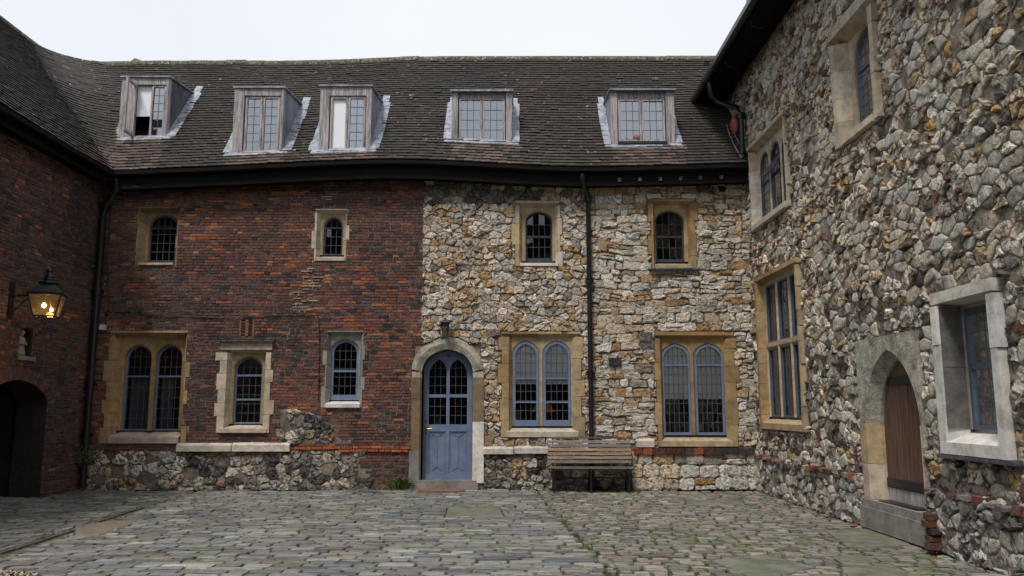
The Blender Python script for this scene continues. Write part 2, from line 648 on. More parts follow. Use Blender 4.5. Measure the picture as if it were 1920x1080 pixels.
def holes_wall(name, mat, parent, s0, s1, t0, t1, th, holes):
    xs = sorted(set([s0, s1] + [min(max(q, s0), s1) for h in holes for q in h[:2]]))
    zs = sorted(set([t0, t1] + [min(max(q, t0), t1) for h in holes for q in h[2:]]))
    full = {}
    for i in range(len(xs) - 1):
        for j in range(len(zs) - 1):
            cx, cz = (xs[i] + xs[i + 1]) / 2, (zs[j] + zs[j + 1]) / 2
            full[i, j] = not any(h[0] < cx < h[1] and h[2] < cz < h[3] for h in holes)
    m = MB()
    for (i, j), ok in full.items():
        if not ok:
            continue
        a, b, c, d = xs[i], xs[i + 1], zs[j], zs[j + 1]
        m.quad((a, 0, c), (b, 0, c), (b, 0, d), (a, 0, d))
        m.quad((a, th, c), (a, th, d), (b, th, d), (b, th, c))
        if not full.get((i - 1, j), False):
            m.quad((a, 0, c), (a, 0, d), (a, th, d), (a, th, c))
        if not full.get((i + 1, j), False):
            m.quad((b, 0, c), (b, th, c), (b, th, d), (b, 0, d))
        if not full.get((i, j - 1), False):
            m.quad((a, 0, c), (a, th, c), (b, th, c), (b, 0, c))
        if not full.get((i, j + 1), False):
            m.quad((a, 0, d), (b, 0, d), (b, th, d), (a, th, d))
    return m.build(name, mat, parent)


def arch(c0, c1, b, top, rise, k=.25, n=14):
    """outline from bottom left, up, over the arch, to bottom right; k = how pointed"""
    cx, hw = (c0 + c1) / 2, (c1 - c0) / 2
    spring = top - rise
    pts = [(c0, b + (spring - b) * i / 3) for i in range(3)]
    nk = math.sqrt(1 - (k / (1 + k)) ** 2)
    for i in range(n + 1):
        x = -math.cos(math.pi * i / n)
        y = math.sqrt(max(0, 1 - ((abs(x) + k) / (1 + k)) ** 2)) / nk if rise > 0 else 1
        pts.append((cx + x * hw, spring + rise * y))
    pts += [(c1, b + (spring - b) * i / 3) for i in (2, 1, 0)]
    return pts


def plate(mb, c0, c1, b, top, P, d0, d1, ch=.03, col=(1, 1, 1, 1)):
    """a slab from c0..c1, b..top at depth d0 with the opening P cut through to depth d1"""
    n = len(P)
    cx = (c0 + c1) / 2
    pc = (P[0][0] + P[-1][0]) / 2
    hw = (P[-1][0] - P[0][0]) / 2
    pt = max(p[1] for p in P)
    F = []
    for s, t in P:                                         # the chamfered front edge of the opening
        F.append((pc + (s - pc) * (1 + ch / hw), t if t <= P[2][1] else t + ch * min(1, (t - P[2][1]) / max(.02, (pt - P[2][1])))))
    O = []
    for i, (s, t) in enumerate(F):
        if i <= 3:
            O.append((c0, t))
        elif i >= n - 4:
            O.append((c1, t))
        else:
            f = (i - 3) / (n - 7)
            u = (top - F[3][1]) / (c1 - c0)
            tot = 2 * u + 1
            q = f * tot
            if q < u:
                O.append((c0, F[3][1] + (top - F[3][1]) * q / u))
            elif q > u + 1:
                O.append((c1, F[3][1] + (top - F[3][1]) * (tot - q) / u))
            else:
                O.append((c0 + (q - u) * (c1 - c0), top))
    # put the two corners exactly on a sample each
    for cxr, ctop in ((c0, top), (c1, top)):
        j = min(range(3, n - 3), key=lambda i: abs(O[i][0] - cxr) + abs(O[i][1] - ctop))
        O[j] = (cxr, ctop)
    for i in range(n - 1):
        mb.quad((O[i][0], d0, O[i][1]), (O[i + 1][0], d0, O[i + 1][1]), (F[i + 1][0], d0, F[i + 1][1]), (F[i][0], d0, F[i][1]), col)
        mb.quad((F[i][0], d0, F[i][1]), (F[i + 1][0], d0, F[i + 1][1]), (P[i + 1][0], d0 + ch, P[i + 1][1]), (P[i][0], d0 + ch, P[i][1]), col)
        mb.quad((P[i][0], d0 + ch, P[i][1]), (P[i + 1][0], d0 + ch, P[i + 1][1]), (P[i + 1][0], d1, P[i + 1][1]), (P[i][0], d1, P[i][1]), col)
    for i in range(n - 1):                                 # back face
        mb.quad((O[i][0], d1, O[i][1]), (P[i][0], d1, P[i][1]), (P[i + 1][0], d1, P[i + 1][1]), (O[i + 1][0], d1, O[i + 1][1]), col)


def inset(P, w, wb=None):
    cx = (P[0][0] + P[-1][0]) / 2
    hw = (P[-1][0] - P[0][0]) / 2
    b = P[0][1]
    top = max(p[1] for p in P)
    k = 1 - w / hw
    wb = w if wb is None else wb
    return [(cx + (s - cx) * k, b + wb + (t - b) * (top - w - b - wb) / (top - b)) for s, t in P]


def ring_frame(mb, P, Q, y0, y1, col=(1, 1, 1, 1)):
    """a flat bar between closed outlines P (outer) and Q (inner)"""
    n = len(P)
    for i in range(n):
        j = (i + 1) % n
        mb.quad((P[i][0], y0, P[i][1]), (P[j][0], y0, P[j][1]), (Q[j][0], y0, Q[j][1]), (Q[i][0], y0, Q[i][1]), col)
        mb.quad((Q[i][0], y0, Q[i][1]), (Q[j][0], y0, Q[j][1]), (Q[j][0], y1, Q[j][1]), (Q[i][0], y1, Q[i][1]), col)
        mb.quad((P[i][0], y0, P[i][1]), (P[i][0], y1, P[i][1]), (P[j][0], y1, P[j][1]), (P[j][0], y0, P[j][1]), col)


def span_at(P, t):
    """left and right of a convex outline at height t"""
    xs = []
    n = len(P)
    for i in range(n):
        a, b = P[i], P[(i + 1) % n]
        if (a[1] - t) * (b[1] - t) <= 0 and a[1] != b[1]:
            xs.append(a[0] + (b[0] - a[0]) * (t - a[1]) / (b[1] - a[1]))
    return (min(xs), max(xs)) if len(xs) > 1 else None


def height_at(P, s):
    ts = []
    n = len(P)
    for i in range(n):
        a, b = P[i], P[(i + 1) % n]
        if (a[0] - s) * (b[0] - s) <= 0 and a[0] != b[0]:
            ts.append(a[1] + (b[1] - a[1]) * (s - a[0]) / (b[0] - a[0]))
    return (min(ts), max(ts)) if len(ts) > 1 else None


def glaze(root, org, Q, y, nx, ny, gmat=None, bar=.009, skip=None, diamond=False):
    """panes one by one and the cames between them, filling outline Q"""
    gmat = gmat or M_GLASS
    s0, s1 = min(p[0] for p in Q), max(p[0] for p in Q)
    t0, t1 = min(p[1] for p in Q), max(p[1] for p in Q)
    ccw = Q if area2(Q) > 0 else Q[::-1]
    cells = []
    if diamond:
        w, h = (s1 - s0) / nx, (t1 - t0) / ny
        for j in range(-1, 2 * ny + 2):
            for i in range(-1, nx + 2):
                cx, cy = s0 + (i + (.5 if j % 2 else 0)) * w, t0 + j * h / 2
                cells.append([(cx - w / 2, cy), (cx, cy - h / 2), (cx + w / 2, cy), (cx, cy + h / 2)])
    else:
        for i in range(nx):
            for j in range(ny):
                cells.append(rect(s0 + (s1 - s0) * i / nx, s0 + (s1 - s0) * (i + 1) / nx, t0 + (t1 - t0) * j / ny, t0 + (t1 - t0) * (j + 1) / ny))
    bars = MB()
    for c in cells:
        p = clip_in(c, ccw)
        if len(p) < 3 or abs(area2(p)) < .0006:
            continue
        cx, cy = cen2(p)
        if skip and skip(cx, cy):
            continue
        a, b = math.tan(R.gauss(0, .02)), math.tan(R.gauss(0, .02))
        m = MB()
        m.add([(x, y + a * (x - cx) + b * (z - cy), z) for x, z in p], [list(range(len(p)))])
        m.build('pane', gmat, root, org=(cx, y, cy), po=org)
    if diamond:
        w, h = (s1 - s0) / nx, (t1 - t0) / ny
        for c in cells:
            for a, b in ((c[0], c[1]), (c[1], c[2])):
                g = clip_seg(a, b, ccw)
                if g:
                    (ax, ay), (bx, by) = g
                    L = math.hypot(bx - ax, by - ay)
                    if L < .01:
                        continue
                    nx_, ny_ = -(by - ay) / L * bar / 2, (bx - ax) / L * bar / 2
                    bars.prism([(ax + nx_, ay + ny_), (ax - nx_, ay - ny_), (bx - nx_, by - ny_), (bx + nx_, by + ny_)],
                               lambda p: (p[0], y - .006, p[1]), lambda p: (p[0], y + .004, p[1]))
    else:
        for i in range(1, nx):
            s = s0 + (s1 - s0) * i / nx
            g = height_at(Q, s)
            if g:
                bars.box(s - bar / 2, s + bar / 2, y - .006, y + .004, g[0], g[1])
        for j in range(1, ny):
            t = t0 + (t1 - t0) * j / ny
            g = span_at(Q, t)
            if g:
                bars.box(g[0], g[1], y - .005, y + .005, t - bar / 2, t + bar / 2)
    if bars.v:
        bars.build('glazing_bars', M_CAME, root, org=org, po=org)


def clip_seg(a, b, conv):
    t0, t1 = 0.0, 1.0
    for i in range(len(conv)):
        p, q = conv[i], conv[(i + 1) % len(conv)]
        nx, ny = q[1] - p[1], p[0] - q[0]
        da = nx * (a[0] - p[0]) + ny * (a[1] - p[1])
        db = nx * (b[0] - p[0]) + ny * (b[1] - p[1])
        if da > 0 and db > 0:
            return None
        if da > 0:
            t0 = max(t0, da / (da - db))
        elif db > 0:
            t1 = min(t1, da / (da - db))
    if t0 >= t1:
        return None
    L = lambda t: (a[0] + (b[0] - a[0]) * t, a[1] + (b[1] - a[1]) * t)
    return L(t0), L(t1)


# ------------------------------------------------------------------ windows in masonry
def col_of(pal):
    c = R.choice(pal)
    return jit(c, .12, .7)


OCHRE = [(.36, .24, .11), (.4, .27, .125), (.33, .22, .11), (.42, .3, .16)]
BUFF = [(.44, .34, .2), (.4, .3, .18), (.47, .38, .25)]
CREAM = [(.52, .44, .34), (.48, .4, .3), (.55, .47, .37)]
BROWN = [(.24, .17, .1), (.21, .15, .09), (.27, .2, .12)]
GREYST = [(.3, .28, .25), (.24, .225, .2), (.34, .32, .29)]
WHITEST = [(.7, .67, .63), (.66, .63, .58)]
PINKISH = [(.5, .4, .33)]


def masonry_window(bld, out, lights, jw, excl, holes, plate_pal, jamb_pal, sill_pal, frame, label=None, d0=.1, d1=.24, splay=.05,
                   rise=.3, k=.25, fw=.03, grid=(4, 5), rails=(), rail_h=.035, bottom=None, long=.07, front=-.03, gmat=None,
                   blind=None, sill_out=.03, sill_mat=None, diamond=False, transom=None, skip_light=(), lint_h=None, grow=0, ch=.025,
                   pane_y=None, jamb_pal_r=None, drip=False, blk=(.24, .44), sill_over=None, frame_inset=0.0, came=.009, half=False):
    """out: s0, s1, t0 (below the sill), t1 (over the lintel); lights: (c0, c1, b, top); jw: jamb width left, right"""
    s0, s1, t0, t1 = out
    b = min(l[2] for l in lights)
    p0, p1 = s0 + jw[0], s1 - jw[1]
    lh = lint_h or .1
    pt = t1 - lh
    org = ((s0 + s1) / 2, 0, t0)
    root_m = MB()
    cols = sorted(set((l[0], l[1]) for l in lights))
    for i, (c0, c1, lb, lt) in enumerate(lights):
        ci = cols.index((c0, c1))
        a = p0 if ci == 0 else (cols[ci - 1][1] + c0) / 2
        z = p1 if ci == len(cols) - 1 else (c1 + cols[ci + 1][0]) / 2
        up = [l[2] for l in lights if l[0] == c0 and l[2] > lb]
        ctop = min(up) if up else pt
        P = arch(c0, c1, lb, lt, rise if not up else .0, k)
        plate(root_m, a, z, lb, ctop, P, d0, d1, ch=ch, col=col_of(plate_pal))
    root = root_m.build('window', M_ASHLAR, bld, org=org)
    if label:
        root['label'] = label
    holes.append((p0 - splay, p1 + splay, t0 + .004, pt + splay))
    excl.append(rect(p0 - splay, p1 + splay, t0, pt + splay))
    # jambs, block by block, long and short
    for side in (-1, 1):
        pal = jamb_pal if side < 0 or not jamb_pal_r else jamb_pal_r
        t = t0 + .006
        lg = R.random() < .5
        while t < pt - .01:
            h = R.uniform(*blk)
            if t + h > pt - .12:
                h = pt - t
            ext = R.uniform(.3, 1) * long if lg else R.uniform(-.15, .1) * long
            so, si = (s0 - ext, p0) if side < 0 else (s1 + ext, p1)
            f = front + R.uniform(-.006, .006)
            m = MB()
            x0, x1 = (si - splay, si) if side < 0 else (si + splay, si)
            poly = [(so, f), (x0, f), (x1, d0), (x0, d0), (so, .004)]
            m.prism(poly, lambda p: (p[0], p[1], t + .003), lambda p: (p[0], p[1], t + h - .003), col_of(pal))
            m.build('jamb_stone', M_ASHLAR, root, org=(so, 0, t), po=org)
            excl.append(rect(min(so, si) - .008, max(so, si) + .008, t - .004, t + h + .004))
            t += h
            lg = not lg
    # lintel in two or three stones
    n = 2 if s1 - s0 > .7 else 1
    xs = [s0 - grow] + [s0 + (s1 - s0) * (i + R.uniform(-.1, .1)) / n for i in range(1, n)] + [s1 + grow]
    for i in range(n):
        m = MB()
        f = front + R.uniform(-.006, .004)
        poly = [(t1, f), (pt + splay, f), (pt, d0), (pt + splay, d0), (t1, .004)]
        m.prism(poly, lambda p: (xs[i] + .003, p[1], p[0]), lambda p: (xs[i + 1] - .003, p[1], p[0]), col_of(jamb_pal if i == 0 or not jamb_pal_r else jamb_pal_r))
        m.build('lintel', M_ASHLAR, root, org=(xs[i], 0, pt), po=org)
    excl.append(rect(s0 - grow - .008, s1 + grow + .008, pt - .01, t1 + .01))
    # sill
    so = sill_out
    a0, a1 = (p0 - .04, p1 + .04) if sill_over is None else (p0 - sill_over, p1 + sill_over)
    m = MB()
    fz = t0 + (b - t0) * .5
    poly = [(d1 + .03, b), (front - so, fz), (front - so, t0 + .01), (front - so + .02, t0), (d1 + .03, t0)]
    m.prism(poly, lambda p: (a0, p[0], p[1]), lambda p: (a1, p[0], p[1]), col_of(sill_pal))
    m.build('sill', sill_mat or M_ASHLAR, root, org=(a0, 0, t0), po=org)
    excl.append(rect(min(a0, s0) - .005, max(a1, s1) + .005, t0 - .008, b + .01))
    if drip:
        m = MB()
        m.box(s0 - .03, s1 + .05, front - .07, .05, t1 + .002, t1 + .03)
        m.build('drip_lead', M_LEADDK, root, org=(s0, 0, t1), po=org)
        excl.append(rect(s0 - .04, s1 + .06, t1, t1 + .035))
    # timber or iron frames, panes, blinds
    py = pane_y or d1 - .05
    for i, (c0, c1, lb, lt) in enumerate(lights):
        up = [l[2] for l in lights if l[0] == c0 and l[2] > lb]
        P = arch(c0, c1, lb, lt, rise if not up else .0, k)
        if frame_inset:
            P = inset(P, frame_inset)
        Q = inset(P, fw, bottom or fw)
        m = MB()
        ring_frame(m, P, Q, py - .035, py + .025)
        for rt in rails:
            z = lb + (lt - lb) * rt
            g = span_at(Q, z)
            m.box(g[0], g[1], py - .03, py + .02, z - rail_h / 2, z + rail_h / 2)
        m.build('frame', frame, root, org=(c0, py, lb), po=org)
        if i not in skip_light:
            glaze(root, org, Q, py, grid[0], grid[1] if not isinstance(grid[1], (list, tuple)) else grid[1][i], gmat, bar=came)
        if half:                                           # a pale shutter standing open inside
            m = MB()
            m.box(c0 + .04, c0 + (c1 - c0) * (.55 if i else .9), py + .12, py + .14, lb, lb + (lt - lb) * .62)
            m.build('shutter', M_SHUT, root, org=(c0, py, lb), po=org)
        if blind:
            z0 = lb + (lt - lb) * blind[0]
            m = MB()
            m.box(c0 + .005, c1 - .005, py + .032, py + .036, z0, lt + .05)
            m.box(c0 + .005, c1 - .005, py + .03, py + .042, z0 - .012, z0 + .012)
            m.build('blind', blind[1], root, org=(c0, py, z0), po=org)
    return root, org


def R4(u0, u1, v0, v1, f=mw):
    """pixel box to s0, s1, t0, t1 on a wall (v0 above v1)"""
    um, vm = (u0 + u1) / 2, (v0 + v1) / 2
    a, _ = f(u0, vm)
    b, _ = f(u1, vm)
    _, c = f(um, v1)
    _, d = f(um, v0)
    return a, b, c, d


def L4(u0, u1, v0, v1, f=mw):
    a, b, c, d = R4(u0, u1, v0, v1, f)
    return a, b, c, d


# ------------------------------------------------------------------ the ground
tag(MB().build('ground', M_GROUND), kind='structure')
g_o = bpy.data.objects['ground']
g_m = MB()
g_m.quad((-60, -60, -.12), (60, -60, -.12), (60, 60, -.12), (-60, 60, -.12))
g_o.data = g_m.build('ground_tmp', M_GROUND).data
bpy.data.objects.remove(bpy.data.objects['ground_tmp'])

# ================================================================== THE MAIN RANGE
BM = tag(empty('building', (0, D, 0)), 'two-storey range ahead, half red brick, half rubble stone, with five roof dormers', 'building')
to_m = lambda x, y, z: (x, y + D, z)
exclM, holesM = [], []
W = dict(excl=exclM, holes=holesM)

# upper floor
masonry_window(BM, L4(258, 330, 390, 498), [L4(273, 325, 400, 488)], (.1, .05), plate_pal=BROWN, jamb_pal=BROWN, sill_pal=PINKISH, frame=M_DKFRAME,
               label='small arched window in brick at upper left, dark lattice panes', d0=.14, d1=.26, rise=.2, k=.1, grid=(4, 5), rails=(.72,), rail_h=.03,
               long=.02, splay=.09, lint_h=.07, front=-.004, sill_out=.04, **W)
masonry_window(BM, L4(590, 650, 392, 490), [L4(604, 640, 405, 476)], (.085, .06), plate_pal=BUFF, jamb_pal=CREAM, sill_pal=CREAM, frame=M_DKFRAME,
               label='narrow arched window with pale chipped stone surround in the brick wall', d0=.1, d1=.24, rise=.2, grid=(3, 4), rails=(.73,), rail_h=.03,
               long=.06, lint_h=.07, front=-.01, sill_out=.02, **W)
masonry_window(BM, L4(966, 1050, 377, 500), [L4(986, 1036, 394, 488)], (.13, .09), plate_pal=BUFF, jamb_pal=BUFF, jamb_pal_r=CREAM, sill_pal=WHITEST, frame=M_DKFRAME,
               label='upper sash window with a white sill left of the downpipe', d0=.08, d1=.24, rise=.2, grid=(4, 4), rails=(.5,), rail_h=.04, bottom=.07,
               long=.08, lint_h=.09, sill_out=.03, **W)
masonry_window(BM, L4(1220, 1303, 374, 505), [L4(1231, 1285, 393, 489)], (.1, .13), plate_pal=OCHRE, jamb_pal=OCHRE, sill_pal=BUFF, frame=M_DKFRAME,
               label='upper sash window in ochre stone right of the downpipe', d0=.08, d1=.24, rise=.2, grid=(4, 4), rails=(.5,), rail_h=.04, bottom=.06,
               long=.06, lint_h=.09, sill_out=.02, **W)
wa, wb_, wc, wd = L4(1215, 1309, 500, 505)
m = MB()
m.box(wa, wb_, -.11, .05, wc - .02, wc + .012, j=.003)
m.build('slate_ledge', M_LEADDK, BM, org=(wa, 0, wc))
# ground floor
masonry_window(BM, L4(200, 347, 620, 832), [L4(222, 272, 645, 808), L4(281, 331, 645, 808)], (.16, .1), plate_pal=OCHRE, jamb_pal=OCHRE, sill_pal=PINKISH, frame=M_BLUE,
               label='wide twin-light window in ochre stone at the left end', d0=.16, d1=.34, rise=.25, grid=(4, 8), rails=(.63,), rail_h=.03,
               long=.08, lint_h=.12, splay=.08, sill_out=.03, front=-.02, half=True, **W)
masonry_window(BM, L4(410, 508, 641, 812), [L4(434, 487, 668, 795)], (.19, .16), plate_pal=BUFF, jamb_pal=CREAM, sill_pal=PINKISH, frame=M_BLUE,
               label='single window with pale quoins and a thin lead drip above', d0=.1, d1=.26, rise=.24, grid=(4, 7), rails=(.36, .72), rail_h=.035,
               long=.1, lint_h=.2, drip=True, sill_out=.03, sill_over=.12, blk=(.22, .36), **W)
masonry_window(BM, L4(611, 680, 620, 765), [L4(618, 670, 636, 750)], (.06, .07), plate_pal=GREYST, jamb_pal=GREYST, sill_pal=WHITEST, frame=M_BLUE,
               label='blue sash window with a bright white sill in the brick wall', d0=.09, d1=.22, rise=.22, grid=(4, 6), rails=(.48,), rail_h=.045, bottom=.1,
               long=.07, lint_h=.07, sill_out=.04, front=-.015, fw=.045, **W)
masonry_window(BM, L4(940, 1090, 622, 820), [L4(962, 1010, 640, 799), L4(1019, 1070, 640, 799)], (.2, .17), plate_pal=BUFF, jamb_pal=OCHRE, jamb_pal_r=BUFF, sill_pal=CREAM, frame=M_BLUE,
               label='twin blue sashes with half-drawn white blinds beside the blue door', came=.011, d0=.06, d1=.14, rise=.25, grid=(4, 8), rails=(.28, .56), rail_h=.03, bottom=.11,
               long=.07, lint_h=.1, splay=.06, blind=(.5, M_BLIND), sill_out=.03, fw=.045, sill_over=.1, **W)
masonry_window(BM, L4(1231, 1379, 622, 838), [L4(1243, 1296, 645, 816), L4(1305, 1359, 645, 816)], (.14, .18), plate_pal=OCHRE, jamb_pal=OCHRE, sill_pal=BUFF, frame=M_BLUE,
               label='twin blue casements with half-drawn blinds at the right end, in ochre stone', came=.011, d0=.06, d1=.14, rise=.25, grid=(5, 9), rails=(.77,), rail_h=.035, bottom=.05,
               long=.08, lint_h=.13, splay=.06, blind=(.4, M_BLIND), sill_out=.02, fw=.04, sill_over=.08, **W)

# ---- blue door and its stone arch
da0, da1, db, dt = L4(790, 886, 655, 900)
DZ = .17
P_door = arch(da0, da1, DZ, dt, .42, .12, n=18)
dorg = ((da0 + da1) / 2, 0, DZ)
aw = .2
m = MB()
plate(m, da0 - aw, da1 + aw, DZ, dt + .26, P_door, .012, .34, ch=.03)
arc_root = m.build('door_arch', M_MORT_S, BM, org=dorg)
holesM.append((da0 - aw, da1 + aw, DZ - .02, dt + .26))
PALER = [(.44, .42, .36), (.4, .39, .33)]
spr = dt - .42
outer = arch(da0 - aw, da1 + aw, DZ, dt + .24, .62, .05, n=18)
nP = len(P_door)
for a, b in ((3, 12), (12, nP - 4)):                       # two great arch stones
    m = MB()
    cc = col_of(PALER)
    for i in range(a, b):
        q = [P_door[i], P_door[i + 1], outer[i + 1], outer[i]]
        yy = [-.04 + R.uniform(-.012, .012) for _ in range(2)]
        F0, F1 = (-.05, -.05)
        p = lambda t, y: (t[0], y, t[1])
        mid0 = ((q[0][0] + q[3][0]) / 2, (q[0][1] + q[3][1]) / 2)
        mid1 = ((q[1][0] + q[2][0]) / 2, (q[1][1] + q[2][1]) / 2)
        m.quad(p(q[3], .0), p(q[2], .0), p(mid1, -.06), p(mid0, -.06), cc)
        m.quad(p(mid0, -.06), p(mid1, -.06), p(q[1], -.03), p(q[0], -.03), cc)
        m.quad(p(q[0], -.03), p(q[1], -.03), p(q[1], .1), p(q[0], .1), cc)
    m.sm = [True] * len(m.sm)
    m.build('arch_stone', M_RENDER, arc_root, org=(P_door[a][0], 0, P_door[a][1]), po=dorg)
exclM.append(rect(da0 - aw + .05, da1 + aw - .05, 0, dt + .1))
exclM.append(clip_in(rect(da0 - aw, da1 + aw, spr - .05, dt + .3), [(p[0], p[1]) for p in outer[::-1]]))
for side in (-1, 1):
    t = DZ - .05
    hs = (.62, .4, .0) if side < 0 else (1.15, .0, .0)
    pals = [GREYST, BROWN, BROWN, CREAM] if side < 0 else [WHITEST, BROWN, PALER]
    levels = [DZ - .05, DZ + .55, DZ + 1.5, spr - .12, spr] if side < 0 else [DZ - .05, DZ + 1.08, spr - .12, spr]
    for i in range(len(levels) - 1):
        a, b = levels[i], levels[i + 1]
        wv = aw + R.uniform(-.02, .02)
        so, si = (da0 - wv, da0) if side < 0 else (da1 + wv, da1)
        m = MB()
        x0 = si + side * .03
        poly = [(so, -.035), (x0, -.035), (si, .0), (si, .3), (x0, .3), (so, .004)]
        m.prism(poly, lambda p: (p[0], p[1], a + .003), lambda p: (p[0], p[1], b - .003), col_of(pals[min(i, len(pals) - 1)]))
        m.build('jamb_stone', M_ASHLAR, arc_root, org=(so, 0, a), po=dorg)
        exclM.append(rect(min(so, si) - .01, max(so, si) + .01, a, b))
# the leaf
P0 = inset(P_door, .015, 0)
Q0 = inset(P0, .1, .09)
m = MB()
yl = .2
ring_frame(m, P0, Q0, yl, yl + .05)
dw = Q0[-1][0] - Q0[0][0]
dcx = (da0 + da1) / 2
zb, zt = Q0[0][1], max(p[1] for p in Q0)
z_lock = DZ + 1.02
z_mid = DZ + 1.56
door = m.build('door', M_BLUE, BM, org=dorg)
door['label'] = 'blue arched door with leaded upper lights and two lower panels'
m = MB()
m.box(dcx - .03, dcx + .03, yl, yl + .045, zb, zt + .02)
m.box(Q0[0][0], dcx - .03, yl + .001, yl + .046, z_lock - .13, z_lock)
m.box(dcx + .03, Q0[-1][0], yl + .001, yl + .046, z_lock - .13, z_lock)
m.box(Q0[0][0], dcx - .03, yl + .002, yl + .047, z_mid - .03, z_mid + .03)
m.box(dcx + .03, Q0[-1][0], yl + .002, yl + .047, z_mid - .03, z_mid + .03)
m.build('door_rail', M_BLUE, door, org=dorg, po=dorg)
m = MB()
m.box(da0 + .01, da1 - .01, yl - .03, yl + .02, DZ + .002, DZ + .09)
m.build('weather_bar', M_BLUE, door, org=dorg, po=dorg)
innerccw = Q0[::-1] if area2(Q0) < 0 else Q0
for sx in (-1, 1):
    c0, c1 = (Q0[0][0], dcx - .03) if sx < 0 else (dcx + .03, Q0[-1][0])
    # arched head of each light
    Pl = arch(c0 + .004, c1 - .004, z_mid + .03, zt - .06, .22, .35, n=10)
    m = MB()
    n = len(Pl)
    for i in range(2, n - 3):
        q = [Pl[i], Pl[i + 1], (Pl[i + 1][0], zt + .05), (Pl[i][0], zt + .05)]
        q = clip_in(q if area2(q) > 0 else q[::-1], innerccw)
        if len(q) > 2:
            m.add([(x, yl + .003, z) for x, z in q], [list(range(len(q)))])
            m.quad((Pl[i][0], yl + .003, Pl[i][1]), (Pl[i + 1][0], yl + .003, Pl[i + 1][1]), (Pl[i + 1][0], yl + .04, Pl[i + 1][1]), (Pl[i][0], yl + .04, Pl[i][1]))
    m.build('light_head', M_BLUE, door, org=dorg, po=dorg)
    gl = clip_in([(a, b) for a, b in (Pl[::-1] if area2(Pl) < 0 else Pl)], innerccw)
    glaze(door, dorg, gl, yl + .025, 3, 4)
    glaze(door, dorg, rect(c0, c1, z_lock, z_mid - .03), yl + .025, 3, 3)
    m = MB()
    a, b, c, d = c0 + .004, c1 - .004, zb + .001, z_lock - .132
    m.box(a, b, yl + .025, yl + .04, c, d)
    for (f0, f1, g0, g1) in ((a, a + .018, c, d), (b - .018, b, c, d), (a + .018, b - .018, c, c + .018), (a + .018, b - .018, d - .018, d)):
        m.box(f0, f1, yl + .012, yl + .026, g0, g1)
    xm = (a + b) / 2
    m.box(xm - .008, xm + .008, yl + .014, yl + .026, c + .14, d - .1)
    for tz, dz in ((d - .1, 1), (c + .14, -1)):
        for q in (-1, 1):
            m.prism([(xm, tz - .008), (xm, tz + .008), (xm + q * .1, tz + dz * .065 + .008), (xm + q * .1, tz + dz * .065 - .008)],
                    lambda p: (p[0], yl + .014, p[1]), lambda p: (p[0], yl + .026, p[1]))
    m.build('door_panel', M_BLUE, door, org=(a, yl, c), po=dorg)
m = MB()
hx, hz = da0 + .07, DZ + .93
m.box(hx - .022, hx + .022, yl - .008, yl, hz - .05, hz + .06)
m.tube([(hx, yl - .005, hz), (hx, yl - .05, hz), (hx + .03, yl - .055, hz + .006), (hx + .11, yl - .055, hz + .012)], .011, 7)
m.build('door_handle', M_BRASS, door, org=(hx, yl, hz), po=dorg)
m = MB()
m.lathe([(.018, 0), (.018, .01)], 0, 0)
m.v = [(hx - .0 + x, yl - z, hz + .15 + y) for x, y, z in m.v]
m.build('keyhole', M_IRON, door, org=(hx, yl, hz + .15), po=dorg)
# doorstep
m = MB()
m.box(da0 - .16, da1 + .12, -.13, .32, .0, DZ - .06)
m.box(da0 - .1, da1 + .08, -.05, .3, DZ - .059, DZ - .001, (1, 1, 1, 1))
m.build('doorstep', M_CONC, BM, org=(dcx, 0, 0))
exclM.append(rect(da0 - .18, da1 + .14, -.1, DZ))

# ---- the walls of the main range
sL, sR = -8.1, 5.2
TOP = 5.98
s_joint = mw(794, 500)[0]
wall_b = holes_wall('brick_wall', M_MORT_B, BM, sL, s_joint, 0, TOP, .45, [h for h in holesM])
wall_s = holes_wall('stone_wall', M_MORT_S, BM, s_joint, sR, 0, TOP, .45, [h for h in holesM])
z_pl = mw(640, 845)[1]                                      # top of the flint plinth
s_door0 = mw(772, 800)[0]
# vent grille of pierced bricks
va, vb, vc, vd = L4(449, 477, 599, 630)
exclM.append(rect(va, vb, vc, vd))
vent = MB()
vent.box(va, vb, -.004, -.001, vc, vd)
vent = vent.build('air_brick', M_IRON, BM, org=(va, 0, vc))
for j in range(6):
    z = vc + (vd - vc) * j / 6
    for (q0, q1) in ((va, va + .035), ((va + vb) / 2 - .03, (va + vb) / 2 + .03), (vb - .035, vb)):
        m = MB()
        m.box(q0, q1, -.012, .03, z + .003, z + (vd - vc) / 6 - .003, (.3, .12, .05, .8), .003)
        m.build('brick', M_BRICK, vent, org=(q0, 0, z), po=(va, 0, vc))
    m = MB()
    m.box(va + .037, vb - .037, -.004, .028, z - .008, z + .008, (.2, .08, .04, .8), .002)
    m.build('brick', M_BRICK, vent, org=(va, 0, z), po=(va, 0, vc))


def fbm(x, y, z=0.0):
    return noise.noise((x, y, z)) + .5 * noise.noise((2 * x, 2 * y, z + 7))


